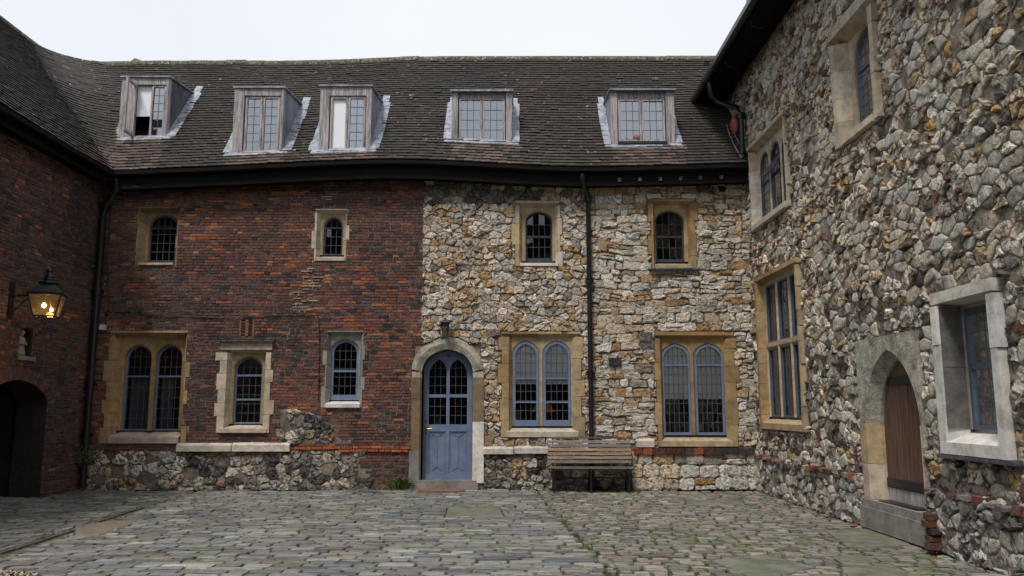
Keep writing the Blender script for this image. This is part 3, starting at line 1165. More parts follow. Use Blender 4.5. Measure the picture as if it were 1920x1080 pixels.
def brick_tint(s, t, dark=0.0):
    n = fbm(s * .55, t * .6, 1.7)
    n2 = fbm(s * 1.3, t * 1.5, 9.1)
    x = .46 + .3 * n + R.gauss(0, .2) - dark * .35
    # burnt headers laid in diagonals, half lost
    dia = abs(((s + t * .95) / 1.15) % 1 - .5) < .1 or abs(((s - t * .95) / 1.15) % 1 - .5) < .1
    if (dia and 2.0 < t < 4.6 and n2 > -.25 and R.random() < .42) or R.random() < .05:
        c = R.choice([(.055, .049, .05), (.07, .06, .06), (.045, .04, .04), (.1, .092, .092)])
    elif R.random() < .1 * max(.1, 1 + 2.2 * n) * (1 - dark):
        c = R.choice([(.36, .125, .05), (.31, .1, .05), (.4, .16, .07)])
    else:
        pts = ((0, (.066, .046, .043)), (.3, (.118, .067, .057)), (.6, (.17, .082, .063)), (1, (.245, .095, .062)))
        x = max(0, min(1, x))
        for (a, ca), (b, cb) in zip(pts, pts[1:]):
            if x <= b:
                f = (x - a) / (b - a)
                c = tuple(p + (q - p) * f for p, q in zip(ca, cb))
                break
    return jit(c, .14, .9)


def bricks(s0, s1, t0, t1, excl, keep=None, course=.057, dark=0.0, out=.0, j=.004):
    items = []
    t = t0
    row = 0
    while t < t1 - .02:
        s = s0 - R.random() * .2
        tilt = 0
        while s < s1:
            w = R.choice((.225, .21, .215, .11, .105) if row % 2 else (.22, .11, .11, .21, .112))
            q = rect(max(s + .006, s0), min(s + w - .006, s1), t + .006, t + course - .006)
            s += w
            if q[1][0] - q[0][0] < .03:
                continue
            wv = .022 * noise.noise((q[0][0] * .8, t * .5, 4.4)) + .006 * noise.noise((q[0][0] * 3, t * 2, 1))
            q = [(x, y + wv) for x, y in q]
            for e in excl:
                q = clip_out(q, e)
                if len(q) < 3:
                    break
            if len(q) < 3 or abs(area2(q)) < .0012:
                continue
            cx, cy = cen2(q)
            if keep and not keep(cx, cy):
                continue
            d = out + R.uniform(.004, .014) + max(0, .018 * noise.noise((cx * 2, cy * 2, 1)))
            n = len(q)
            tx, ty = R.uniform(-.03, .03), R.uniform(-.06, .06)
            q2 = [(x + R.uniform(-j, j) * .6, y + R.uniform(-j, j) * .6) for x, y in q]
            v = [(x, y, -.02) for x, y in q2] + [(cx + (x - cx) * .985, cy + (y - cy) * .95, d + tx * (x - cx) + ty * (y - cy)) for x, y in q2]
            f = [list(range(n, 2 * n))] + [(i, (i + 1) % n, n + (i + 1) % n, n + i) for i in range(n)]
            items.append(dict(v=v, f=f, c=(cx, cy), a=abs(area2(q)), col=brick_tint(cx, cy, dark)))
        t += course
        row += 1
    return items


PIER = mw(700, 880)[0]
patch = [mw(u, v) for u, v in ((520, 832), (515, 790), (530, 765), (580, 772), (625, 800), (650, 832))][::-1]
if area2(patch) < 0:
    patch = patch[::-1]


def in_conv(poly, x, y):
    for i in range(len(poly)):
        a, b = poly[i], poly[(i + 1) % len(poly)]
        if (b[0] - a[0]) * (y - a[1]) - (b[1] - a[1]) * (x - a[0]) < 0:
            return False
    return True


def brick_zone(s, t):
    if t > z_pl:
        e = .05 * noise.noise((t * 3, 2.2, s))
        edge = s_joint if t > 2.7 else s_door0 + .12
        return s < edge + e and not in_conv(patch, s, t)
    return PIER - .15 + .25 * noise.noise((t * 3, s * 2, 8)) < s < s_door0 + .02


itB = bricks(sL, s_joint + .08, .0, TOP, exclM, brick_zone)
# the brick offset course that caps the plinth
for it in itB:
    if abs(it['c'][1] - z_pl - .04) < .06 and it['c'][0] > mw(548, 840)[0]:
        it['col'] = jit((.42, .12, .045), .25, .9)
        it['v'] = [(a, b, n + .035 if n > 0 else n) for a, b, n in it['v']]
emit(itB, 'brick', 'brickwork', M_BRICK, wall_b, WALLMAP, to_m)

# pale mortar squeezed into the joints along an old crack
streaks = [[(627, 342), (615, 372), (598, 392)], [(590, 490), (588, 505)], [(585, 515), (572, 560), (568, 585)], [(580, 360), (585, 385)]]
sm = MB()
for st_ in streaks:
    P3 = [mw(*p) for p in st_]
    wide = .2 if st_[0] == (585, 515) else .07
    for it in itB:
        cx, cy = it['c']
        for p, q in zip(P3, P3[1:]):
            if q[1] - .03 < cy < p[1] + .03:
                f = (p[1] - cy) / (p[1] - q[1] + 1e-6)
                if abs(cx - (p[0] + (q[0] - p[0]) * f)) < wide and R.random() < .8:
                    w_ = R.uniform(.06, .12)
                    a_ = cx + R.uniform(-.06, .06)
                    sm.box(a_ - w_, a_ + w_ * R.uniform(.2, 1), -.022, .0, cy + .024, cy + .024 + R.uniform(.009, .018), (.45, .38, .31, .9), .005)
                    if R.random() < .5:
                        sm.box(cx - .1, cx - .088, -.02, .0, cy - .025, cy + .025, (.4, .34, .28, .9), .005)
tag(sm.build('mortar_smear', M_ASHLAR, wall_b), kind='stuff')

# ---- rubble
PAL_A = [((.58, .485, .375), 3.2), ((.5, .39, .27), 2.6), ((.43, .29, .15), 1.2), ((.47, .41, .335), 2.2), ((.27, .225, .185), .8), ((.69, .625, .545), 2.8), ((.43, .41, .38), .7)]
PAL_B = [((.605, .53, .435), 3.6), ((.55, .45, .33), 2.8), ((.47, .34, .2), 1.2), ((.53, .5, .425), 2.2), ((.35, .295, .235), 1), ((.7, .645, .575), 2.6), ((.155, .14, .14), .2), ((.43, .27, .13), .5)]
PAL_F = [((.42, .375, .31), 2.4), ((.2, .175, .15), 3), ((.08, .073, .068), 3), ((.58, .52, .44), 1.5), ((.34, .25, .15), .8), ((.3, .27, .235), 2)]
PAL_R = [((.57, .49, .4), 3.2), ((.7, .63, .54), 2.8), ((.42, .365, .3), 2.4), ((.4, .3, .18), 1), ((.45, .3, .14), .4), ((.22, .19, .165), 2.2), ((.11, .095, .085), 2), ((.5, .47, .41), 1.8),
         ((.19, .08, .055), .4), ((.36, .12, .06), .08)]


def pick(pal):
    x = R.random() * sum(w for _, w in pal)
    for c, w in pal:
        x -= w
        if x <= 0:
            return c
    return pal[-1][0]


def make_stones(cells, excl, hfun, pal, keep=None, gap=.009, rounds=1, rough=.1, mott=(.5, 1), amin=.0016, thin=0, flush=0, **kw):
    items = []
    for p in cells:
        if thin and R.random() < thin:
            continue
        for e in excl:
            p = clip_out(p, e)
            if len(p) < 3:
                break
        if len(p) < 3 or abs(area2(p)) < amin:
            continue
        cx, cy = cen2(p)
        if keep and not keep(cx, cy):
            continue
        pl = pal(cx, cy) if callable(pal) else pal
        if flush and abs(area2(p)) > .024 and R.random() < flush:
            st = stone(p, R.uniform(.012, .03), gap * .5, 1, .04, lump=.3, dome=1, tilt=.1, cut=.1, rag=.008)
            if st:
                st['col'] = jit(R.choice([(.59, .53, .445), (.65, .6, .51), (.51, .46, .38)]), .12, .3)
                st['smooth'] = True
                items.append(st)
            continue
        st = stone(p, hfun(cx, cy), gap, rounds, rough, **kw)
        if st:
            st['col'] = jit(pick(pl), .16, R.uniform(*mott))
            items.append(st)
    return items


s_pipe = mw(1105, 600)[0]
z_top = TOP
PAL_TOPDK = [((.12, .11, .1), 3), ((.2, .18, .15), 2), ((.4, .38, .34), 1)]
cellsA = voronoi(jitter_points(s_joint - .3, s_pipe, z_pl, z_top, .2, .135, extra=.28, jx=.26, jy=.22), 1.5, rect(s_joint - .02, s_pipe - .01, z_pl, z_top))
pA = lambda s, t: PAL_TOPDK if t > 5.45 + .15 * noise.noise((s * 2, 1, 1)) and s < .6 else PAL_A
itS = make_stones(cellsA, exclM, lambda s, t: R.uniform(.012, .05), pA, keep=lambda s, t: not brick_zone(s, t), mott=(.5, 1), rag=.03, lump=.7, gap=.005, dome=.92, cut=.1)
cellsB = coursed(s_pipe, sR - .5, z_pl + .1, z_top, (.09, .2), (.1, .38), split=.35, jit_=.028, wob=.05)
itS += make_stones(cellsB, exclM, lambda s, t: R.uniform(.012, .045), PAL_B, rounds=1, gap=.007, rough=.07, mott=(.3, 1), dome=.95, tilt=.22, rag=.026, lump=.65, cut=.12)
# plinth right of the door, then under the bench
cellsP = coursed(s_pipe + .75, sR - .5, .0, z_pl - .0, (.14, .24), (.18, .42), split=.15, jit_=.016)
itS += make_stones(cellsP, exclM, lambda s, t: R.uniform(.025, .05), PAL_B, gap=.006, mott=(.4, 1), tilt=.2, rag=.02, lump=.5)
cellsP = voronoi(jitter_points(da1 + .1, s_pipe + .8, 0, z_pl, .19, .15, extra=.2), 1.15, rect(da1 + .2, s_pipe + .75, -.02, z_pl - .03))
itS += make_stones(cellsP, exclM, lambda s, t: R.uniform(.02, .06), PAL_F, mott=(.8, 1), rag=.03, lump=.8)
emit(itS, 'stone', 'rubble', M_STONE, wall_s, WALLMAP, to_m, smooth=False)
# flint plinth under the brick, and the flints let into it
cellsF = voronoi(jitter_points(sL, PIER + .2, 0, z_pl, .22, .17, extra=.15), 1.25, rect(sL, PIER + .12, -.02, z_pl - .0))
pF = lambda s, t: PAL_A if s < mw(330, 880)[0] + .3 * noise.noise((s, t * 3, 2)) else PAL_F
itF = make_stones(cellsF, exclM, lambda s, t: R.uniform(.015, .045), pF, keep=lambda s, t: not brick_zone(s, t) and R.random() < .86, mott=(.85, 1), rag=.035, lump=.8, gap=.012, cut=.14)
cellsF = voronoi(jitter_points(patch[0][0] - 1.5, patch[0][0] + 2, z_pl, z_pl + .8, .22, .15), 1.4, patch)
itF += make_stones(cellsF, exclM, lambda s, t: R.uniform(.02, .045), PAL_F, mott=(.8, 1), rag=.03, lump=.8, keep=lambda s, t: R.random() < .7)
emit(itF, 'flint', 'flintwork', M_FLINT, wall_b, WALLMAP, to_m, most=200, smooth=False)
# pale stone offset course and the tile course
for (u0, u1, v0, v1) in ((333, 436, 833, 846), (437, 545, 832, 846), (905, 963, 839, 851), (964, 1028, 838, 850), (1192, 1226, 824, 838)):
    a, b, c, d = L4(u0, u1, v0, v1)
    m = MB()
    m.prism([(.0, d + .03), (-.05, d), (-.085, d - .02), (-.085, c), (.0, c)], lambda p: (a + .004, p[0], p[1]), lambda p: (b - .004, p[0], p[1]), jit((.56, .5, .43), .1, .8))
    m.build('offset_stone', M_ASHLAR, wall_b if u0 < 800 else wall_s, org=(a, 0, c))
u = 1187
while u < 1412:
    w = R.uniform(14, 30)
    a, b, c, d = L4(u, min(u + w, 1414), 840, 852)
    m = MB()
    m.box(a + .006, b - .006, -.075, .03, c + .004, d, jit(R.choice([(.36, .1, .045), (.3, .08, .04), (.1, .045, .035), (.07, .05, .045)]), .2, .9), .006)
    m.build('tile_course', M_BRICK, wall_s, org=(a, 0, c))
    u += w

# ---- the tiled roof of the main range and the left wing, courses sweeping round the valley
EY, RY = D - .38, D + 2.57                                  # eaves and ridge lines
EX, RX = XL + .33, XL + .33 - 2.95


def table(pts, y):
    q = [on_y(u, v, y) for u, v in pts]
    xs, zs = [a for a, _ in q], [b for _, b in q]
    return lambda x: float(np.interp(x, xs, zs))


_ze = table([(200, 323), (300, 319), (400, 315), (560, 307), (640, 303), (750, 300), (850, 304), (1000, 313), (1090, 316), (1280, 312), (1395, 308)], EY)
_zr = table([(110, 122), (250, 121), (400, 120), (600, 119.5), (690, 116), (760, 112.5), (1000, 111.5), (1200, 112), (1400, 111)], RY)
ze = lambda x: (_ze(x - .5) + _ze(x) + _ze(x + .5)) / 3
zr = lambda x: (_zr(x - .4) + _zr(x) + _zr(x + .4)) / 3
ZE0, ZR0 = _ze(-9), _zr(-12)
ROWS = 43
X_END = XR + .3
Y_NEAR = 3.0


def row_path(f, step=.3):
    """points along one course at fraction f up the slope: (x, y, z, outward normal)"""
    xl, ym = EX + (RX - EX) * f, EY + (RY - EY) * f
    Rf = .12 + 1.1 * min(1, f * 1.6)
    pts = []
    y = Y_NEAR
    wob = lambda y: .02 * math.sin(y * 1.3 + f * 2)
    zl = ZE0 + (ZR0 - ZE0) * f
    while y < ym - Rf:
        pts.append((xl, y, zl + wob(y), 1, 0))
        y += step
    for i in range(0, 9):
        a = math.pi * .5 * i / 8
        pts.append((xl + Rf - Rf * math.cos(a), ym - Rf + Rf * math.sin(a), None, math.cos(a), -math.sin(a)))
    x = xl + Rf + step
    while x < X_END:
        pts.append((x, ym, None, 0, -1))
        x += step
    pts.append((X_END, ym, None, 0, -1))
    out = []
    for x, y, z, nx, ny in pts:
        if z is None:
            z2 = ze(x) * (1 - f) + zr(x) * f
            w = max(0, min(1, (x - xl) / (Rf + .6)))
            z = zl * (1 - w) + z2 * w
        out.append((x, y, z, nx, ny))
    return out


def roof_z(x, y):
    f = (y - EY) / (RY - EY)
    return ze(x) * (1 - f) + zr(x) * f


roof = MB()
prev = None
NP = 90
for r in range(0, 23):
    f = r / 22
    p = row_path(f, .25)
    L = [0]
    for a, b in zip(p, p[1:]):
        L.append(L[-1] + math.dist(a[:2], b[:2]))
    t = np.linspace(0, L[-1], NP)
    row = [tuple(float(np.interp(q, L, [c[k] for c in p])) - (.03 if k == 2 else 0) for k in range(3)) for q in t]
    if prev:
        for i in range(NP - 1):
            roof.quad(prev[i], prev[i + 1], row[i + 1], row[i])
    prev = row
# far slopes
roof.quad((RX, RY, ZR0 - .04), (X_END + 3, RY, zr(4) - .04), (X_END + 3, RY + 3, 6), (RX - 3, RY + 3, 6))
roof.quad((RX, Y_NEAR, ZR0 - .04), (RX, RY, ZR0 - .04), (RX - 3, RY + 3, 6), (RX - 3, Y_NEAR, 6))
roof.v = [(x, y - D, z) for x, y, z in roof.v]
roof_o = roof.build('roof', M_TILE, BM)
roof_o.data.materials.clear()
roof_o.data.materials.append(M_FASCIA)


def hit_roof(u, v):
    r = ray(u, v)
    lo, hi = 10.0, 20.0
    for _ in range(50):
        k = (lo + hi) / 2
        if CAM_H + r[2] * k > roof_z(r[0] * k, r[1] * k):
            lo = k
        else:
            hi = k
    return r[0] * lo, r[1] * lo, CAM_H + r[2] * lo


# dormers: face (u0 u1 top at the top, u0 u1 bottom), window, kind
DORM = [dict(ft=(230, 321, 146), fb=(222, 311, 263), win=(250, 306, 160, 258), kind='open', label='leftmost dormer, its left casement open beside a half-drawn white blind'),
        dict(ft=(444, 540, 166), fb=(435, 528, 291), win=(456, 521, 181, 286), kind='blue', label='tall dormer with bluish leaded casements, second from the left'),
        dict(ft=(603, 701, 163), fb=(597, 694, 286), win=(617, 683, 181, 283), kind='white', label='tall dormer with a white blind behind its left casement'),
        dict(ft=(848, 963, 173), fb=(846, 960, 269), win=(860, 947, 184, 266), kind='square', label='square dormer with a bright lead edge along its top'),
        dict(ft=(1142, 1264, 171), fb=(1146, 1266, 276), win=(1160, 1248, 186, 266), kind='square', label='square dormer nearest the stone wing, two pale round things on its sill')]
foot = []
for dd in DORM:
    ub = (dd['fb'][0] + dd['fb'][1]) / 2
    hx_, yf, zb_ = hit_roof(ub, dd['fb'][2])
    x0, x1 = on_y(dd['fb'][0], dd['fb'][2], yf)[0], on_y(dd['fb'][1], dd['fb'][2], yf)[0]
    zt_ = on_y(ub, dd['ft'][2], yf)[1]
    rise = .12
    yb = yf
    while roof_z(hx_, yb) < zt_ + rise * (yb - yf) and yb < yf + 3:
        yb += .02
    dd.update(x0=x0, x1=x1, yf=yf, zb=zb_, zt=zt_, yb=yb, rise=rise)
    foot.append((x0 - .02, x1 + .02, yf + .0, yb - .08))
    org = ((x0 + x1) / 2, yf - D, zb_)
    F = lambda v, o=0: [(x, y - D, z) for x, y, z in v]
    w0, w1 = on_y(dd['win'][0], dd['win'][3], yf)[0], on_y(dd['win'][1], dd['win'][3], yf)[0]
    wb, wt = on_y(ub, dd['win'][3], yf)[1], on_y(ub, dd['win'][2], yf)[1]
    sq = dd['kind'] == 'square'
    pj = .03
    # face posts and head
    m = MB()
    m.box(x0, w0 - .02, yf - pj, yf + .1, zb_ - .04, zt_ - .001, j=.006)
    dmr = MB()
    dmr.v, dmr.f, dmr.c, dmr.sm = F(m.v), m.f, m.c, m.sm
    dm = dmr.build('dormer', M_GREYWOOD, BM, org=org)
    dm['label'] = dd['label']

    def part(name, mm, mat, kind=None):
        mm.v = [(x, y - D, z) for x, y, z in mm.v]
        o = mm.build(name, mat, dm, org=org, po=org)
        return o
    m = MB()
    m.box(w1 + .02, x1, yf - pj, yf + .1, zb_ - .04, zt_ - .002, j=.006)
    part('post', m, M_GREYWOOD)
    m = MB()
    m.box(w0 - .022, w1 + .022, yf - pj + (.05 if sq else .01), yf + .09, wt + .01, zt_ - .003, j=.004)
    part('head_board', m, M_GREYWOOD)
    m = MB()
    m.box(w0 - .022, w1 + .022, yf - pj - .03, yf + .1, wb - .06, wb - .005)
    part('sill_board', m, M_IRON if sq else M_GREYWOOD)
    # roof sheet with a rolled edge, then the cheeks
    m = MB()
    ov = .07 if sq else .03
    zz = lambda y: zt_ + rise * (y - yf)
    y0 = yf - pj - ov
    m.add([(x0 - .03, y0, zz(y0)), (x1 + .03, y0, zz(y0)), (x1 + .03, yb + .1, zz(yb + .1)), (x0 - .03, yb + .1, zz(yb + .1)),
           (x0 - .03, y0, zz(y0) + .035), (x1 + .03, y0, zz(y0) + .035), (x1 + .03, yb + .1, zz(yb + .1) + .035), (x0 - .03, yb + .1, zz(yb + .1) + .035)],
          [(0, 1, 2, 3), (4, 7, 6, 5), (0, 4, 5, 1), (1, 5, 6, 2), (2, 6, 7, 3), (3, 7, 4, 0)])
    part('roof_sheet', m, M_LEADNEW if dd is DORM[3] else M_LEAD)
    for sx, xx in ((-1, x0), (1, x1)):
        m = MB()
        th = -sx * .04
        tri = [(yf + .101, zb_ - .02), (yf + .101, zt_ + rise * .1), (yb, zz(yb))]
        tri = [(yf + .08, roof_z(xx, yf + .08) - .05), (yf + .08, zz(yf + .08) - .002), (yb + .1, zz(yb + .1) - .002)]
        m.prism(tri, lambda p: (xx - sx * .004, p[0], p[1]), lambda p: (xx + th, p[0], p[1]))
        part('cheek', m, M_LEADDK if dd is DORM[0] else M_LEAD)
        # stepped flashing along the foot of the cheek
        m = MB()
        wid = .19 if not sq else .15
        n = 7
        for i in range(n):
            ya, yc = yf - .02 + (yb - yf + .12) * i / n, yf - .02 + (yb - yf + .12) * (i + 1) / n - .01
            a, c = roof_z(xx, ya) + .105, roof_z(xx, yc) + .113
            wq = wid * (1.0 if i < n - 1 else .8) + R.uniform(-.012, .012)
            m.add([(xx, ya, a), (xx + sx * wq, ya, a - .004), (xx + sx * wq, yc, c - .004), (xx, yc, c),
                   (xx, ya, a - .02), (xx + sx * wq, ya, a - .022), (xx + sx * wq, yc, c - .022), (xx, yc, c - .02)],
                  [(0, 1, 2, 3), (0, 4, 5, 1), (1, 5, 6, 2), (2, 6, 7, 3)])
        part('flashing', m, M_LEADNEW)
    m = MB()
    ya = yf - .1
    m.add([(x0 - .14, ya, roof_z(x0, ya) + .1), (x1 + .14, ya, roof_z(x1, ya) + .1), (x1 + .1, yf + .01, roof_z(x1, yf) + .1), (x0 - .1, yf + .01, roof_z(x0, yf) + .1),
           (x0 - .14, ya, roof_z(x0, ya) + .06), (x1 + .14, ya, roof_z(x1, ya) + .06)], [(0, 1, 2, 3), (0, 4, 5, 1)])
    m.box(w0 - .02, w1 + .02, yf - .035, yf + .02, zb_ - .03, wb - .058)
    part('apron', m, M_LEADNEW)
    # two casements
    xm = (w0 + w1) / 2
    for ci, (a, b) in enumerate(((w0, xm - .004), (xm + .004, w1))):
        P = rect(a, b, wb, wt)
        Q = rect(a + .04, b - .04, wb + .05, wt - .04)
        if dd['kind'] == 'open' and ci == 0:
            m = MB()                                       # this leaf stands open
            m.box(a - .02, a + .02, yf - .42, yf - .02, wb, wb + .05)
            m.box(a - .02, a + .02, yf - .42, yf - .02, wt - .05, wt)
            m.box(a - .019, a + .019, yf - .42, yf - .37, wb + .05, wt - .05)
            m.box(a - .019, a + .019, yf - .07, yf - .02, wb + .05, wt - .05)
            part('open_casement', m, M_GREYWOOD)
            m = MB()
            m.box(a + .0, b, yf + .055, yf + .06, wb + (wt - wb) * .42, wt)
            part('blind', m, M_BLIND)
            continue
        m = MB()
        m.v = []
        ring_frame(m, P, Q, yf + .0, yf + .05)
        part('casement', m, M_GREYWOOD)
        nx = 3 if sq else 2
        ny = 4 if sq else 6
        Ql = Q
        if not (dd['kind'] == 'white' and ci == 0):
            glaze(dm, org, Ql, yf - D + .03, nx, ny, M_GLASSD, bar=.011)
        m = MB()
        if dd['kind'] == 'open':
            m.box(a, b, yf + .055, yf + .06, wb + (wt - wb) * .45, wt)
            part('blind', m, M_BLIND)
        elif dd['kind'] == 'white':
            m.box(a + .02, b - .02, yf + .045, yf + .05, wb, wt)
            part('blind', m, M_BLIND)
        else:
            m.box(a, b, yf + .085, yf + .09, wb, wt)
            part('sky_reflection_panel', m, M_PANELG)  # sky reflection in the panes, put into this panel's blue grey colour
    if dd is DORM[4]:
        for cx_, rr in ((w0 + .17, .055), (w0 + .37, .085)):
            m = MB()
            m.lathe([(.001, 0), (rr * .6, .006), (rr, rr * .55), (rr * .97, rr), (rr * .6, rr * 1.55), (.001, rr * 1.75)], cx_, yf + .07, wb + .02)
            o = part('round_pad', m, M_MAT)
            o['label'] = 'pale pink round thing seen behind the lower panes'

# tiles, course by course along the sweep
items = []
GA = 4.62 / ROWS
sl = math.hypot(RY - EY, 3.45)
up_h, up_v = (RY - EY) / sl, 3.45 / sl
for r in range(ROWS):
    f = (r + .05) / ROWS
    p = row_path(f, .2)
    L = [0]
    for a, b in zip(p, p[1:]):
        L.append(L[-1] + math.dist(a[:2], b[:2]))
    xs_ = [np.array([c[k] for c in p]) for k in range(5)]
    L = np.array(L)
    d = R.random() * .17 + .01
    while d < L[-1] - .05:
        w = R.uniform(.155, .172)
        x, y, z, nx, ny = [float(np.interp(d + w / 2, L, q)) for q in xs_]
        d += w
        if any(a < x < b and c < y < e for a, b, c, e in foot):
            continue
        nl = math.hypot(nx, ny)
        nx, ny = nx / nl, ny / nl
        tx, ty = -ny, nx                                    # along the course
        jz = R.gauss(0, .0025) + (.01 if R.random() < .012 else 0)
        a_ = R.gauss(0, .008)
        v = []
        for (uu, hh) in ((-.012, .042), (.17, .008)):
            for ww in (-w / 2 + .002, w / 2 - .002):
                for th in (0, .025):
                    q = uu + a_ * ww
                    hx2 = hh + th + jz
                    v.append((x + tx * ww - nx * up_h * q + nx * up_v * hx2, y + ty * ww - ny * up_h * q + ny * up_v * hx2, z + up_v * q + up_h * hx2))
        # v: 0 front left bottom,1 fl top,2 fr bottom,3 fr top,4.. back
        fc = [(1, 3, 7, 5), (0, 2, 3, 1), (0, 1, 5, 4), (2, 6, 7, 3), (0, 4, 6, 2)]
        base = R.choice([(.05, .042, .036), (.057, .047, .04), (.043, .037, .032), (.061, .05, .042), (.052, .044, .039)])
        clean = 0
        for q in DORM:
            if q['x0'] + .0 < x < q['x1'] + .15 and EY - .2 < y < q['yf']:
                clean = 1
        if clean and R.random() < .85:
            base = R.choice([(.135, .092, .08), (.11, .08, .07), (.155, .105, .092), (.095, .072, .064)])
        elif R.random() < .008:
            base = (.13, .075, .055)
        k = 1 + .25 * noise.noise((x * .8, y * .8 + z, 2))
        items.append(dict(v=v, f=fc, c=(x, y, z), a=.018, col=jit(tuple(q * k for q in base), .18, .8)))
emit3 = []
sc_ = []
for it in items:
    x, y, z = it['c']
    ok = in_frame((x, y, z), -5) and x < 4.4
    sc_.append(1 / (x * x + y * y + (z - CAM_H) ** 2) if ok else 0)
order = sorted(range(len(items)), key=lambda i: -sc_[i])
# 300 along the lowest courses that face the viewer, the nearest to the eye
top = set(order[:300])
rest = MB()
for i, it in enumerate(items):
    vv = [(x, y - D, z) for x, y, z in it['v']]
    if i in top:
        m = MB()
        m.add(vv, it['f'], it['col'])
        c = it['c']
        m.build('roof_tile', M_TILE, roof_o, org=(c[0], c[1] - D, c[2]))
    else:
        rest.add(vv, it['f'], it['col'])
tag(rest.build('tiling', M_TILE, roof_o), kind='stuff')
# half-round ridge tiles on both ridges
x = RX - .1
while x < X_END:
    w = R.uniform(.42, .48)
    z0, z1 = zr(x), zr(x + w)
    m = MB()
    rr = .13
    rings = []
    for q, zz_ in ((0, z0), (w - .01, z1)):
        rings.append([(x + q, RY - D + rr * math.cos(a) * (1 + .02 * q), zz_ - .06 + (rr + .01) * math.sin(a)) for a in [math.pi * i / 8 for i in range(9)]])
    dz = R.gauss(0, .006)
    v = [(a, b, c + dz) for g in rings for a, b, c in g]
    m.add(v, [(i, i + 1, 10 + i, 9 + i) for i in range(8)] + [list(range(9)), list(range(9, 18))], smooth=False)
    m.build('ridge_tile', M_RIDGE, roof_o, org=(x, RY - D, z0))
    x += w
y = RY - .1
while y > 5:
    w = R.uniform(.42, .48)
    m = MB()
    v = [(RX + .13 * math.cos(a), y - q - D, ZR0 - .06 + .14 * math.sin(a)) for q in (0, w - .01) for a in [math.pi * i / 8 for i in range(9)]]
    m.add(v, [(i, i + 1, 10 + i, 9 + i) for i in range(8)] + [list(range(9)), list(range(9, 18))])
    m.build('ridge_tile', M_RIDGE, roof_o, org=(RX, y - D, ZR0))
    y -= w
# eaves: gutter board, soffit, rafter feet
for nm, prof, mat in (('gutter', [(-.06, .0), (-.06, -.07), (-.02, -.09), (.03, -.09), (.06, -.07), (.06, .0), (.05, .0), (.05, -.06), (-.05, -.06), (-.05, 0)], M_FASCIA),
                      ('fascia', [(.065, .02), (.065, -.33), (.095, -.33), (.095, .02)], M_FASCIA),
                      ('soffit', [(.096, -.28), (.096, -.3), (.42, -.3), (.42, -.28)], M_FASCIA)):
    m = MB()
    xs2 = list(np.arange(EX + .03, XR - .05, .3)) + [XR - .04]
    n = len(prof)
    v = []
    for x in xs2:
        for (py, pz) in prof:
            v.append((float(x), EY - D + py, ze(x) + pz))
    f = [(i * n + k, i * n + (k + 1) % n, (i + 1) * n + (k + 1) % n, (i + 1) * n + k) for i in range(len(xs2) - 1) for k in range(n)]
    m.add(v, f)
    m.build(nm, mat, BM, org=(EX, EY - D, ZE0))
for u in (1161, 1199, 1237, 1275, 1312, 1351):
    x = on_y(u, 330, EY + .1)[0]
    m = MB()
    m.box(x - .03, x + .03, EY - D + .04, EY - D + .4, ze(x) - .26, ze(x) - .19, j=.004)
    m.build('rafter_foot', M_LEADDK, BM, org=(x, EY - D, ze(x)))
# small things in the roof
x, z = on_y(772, 186, 16.3)
y = EY + (RY - EY) * .45
m = MB()
hx_, hy_, hz_ = hit_roof(772, 190)
m.tube([(hx_, hy_ - D, hz_), (hx_, hy_ - D - .05, hz_ + .1)], .035, 8)
m.tube([(hx_, hy_ - D - .05, hz_ + .1), (hx_, hy_ - D - .055, hz_ + .125)], .055, 8)
m.build('vent_pipe', M_PALE, BM, org=(hx_, hy_ - D, hz_))
hx_, hy_, hz_ = hit_roof(1327, 126)
m = MB()
m.prism([(-.13, 0), (.13, 0), (.06, .09), (-.06, .09)], lambda p: (hx_ + p[0], hy_ - D - .05, hz_ + p[1] + .02), lambda p: (hx_ + p[0], hy_ - D + .25, hz_ + p[1] + .16))
m.build('vent_tile', M_TILE, BM, org=(hx_, hy_ - D, hz_))
c0, z0 = on_y(241, 120, RY + .7)
c1, _ = on_y(279, 120, RY + .7)
zc = on_y(250, 107, RY + .7)[1]
m = MB()
m.add([(c0, RY + .7 - D, z0 - .6), (c1, RY + .7 - D, z0 - .6), (c1, RY + 1.2 - D, z0 - .6), (c0, RY + 1.2 - D, z0 - .6),
       (c0, RY + .7 - D, z0 + .04), (c1, RY + .7 - D, z0 + .02), (c1, RY + 1.2 - D, z0), (c0, RY + 1.2 - D, z0 + .03),
       (c0 + .12, RY + .75 - D, zc), (c0 + .12, RY + 1.15 - D, zc)],
      [(0, 1, 5, 4), (1, 2, 6, 5), (2, 3, 7, 6), (3, 0, 4, 7), (4, 5, 8), (5, 6, 9, 8), (6, 7, 9), (7, 4, 8, 9)])
m.build('chimney', M_MORT_S, BM, org=(c0, RY + .7 - D, z0 - .6))
# rooms behind the windows
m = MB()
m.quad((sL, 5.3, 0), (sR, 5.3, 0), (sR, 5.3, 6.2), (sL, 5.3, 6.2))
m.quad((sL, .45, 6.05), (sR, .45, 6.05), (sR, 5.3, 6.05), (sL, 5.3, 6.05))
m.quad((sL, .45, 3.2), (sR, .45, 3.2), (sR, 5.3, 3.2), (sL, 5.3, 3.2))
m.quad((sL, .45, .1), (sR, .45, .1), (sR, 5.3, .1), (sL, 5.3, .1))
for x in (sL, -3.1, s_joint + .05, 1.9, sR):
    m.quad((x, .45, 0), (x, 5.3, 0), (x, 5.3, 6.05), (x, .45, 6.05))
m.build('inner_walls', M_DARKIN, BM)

# ================================================================== THE RIGHT WING
BR = tag(empty('building', (XR, 0, 0), -math.pi / 2), 'tall flint rubble wing with a pointed plank door, filling the right side', 'building')
to_r = lambda x, y, z: (XR + y, -x, z)
exclR, holesR = [], []
WR = dict(excl=exclR, holes=holesR)


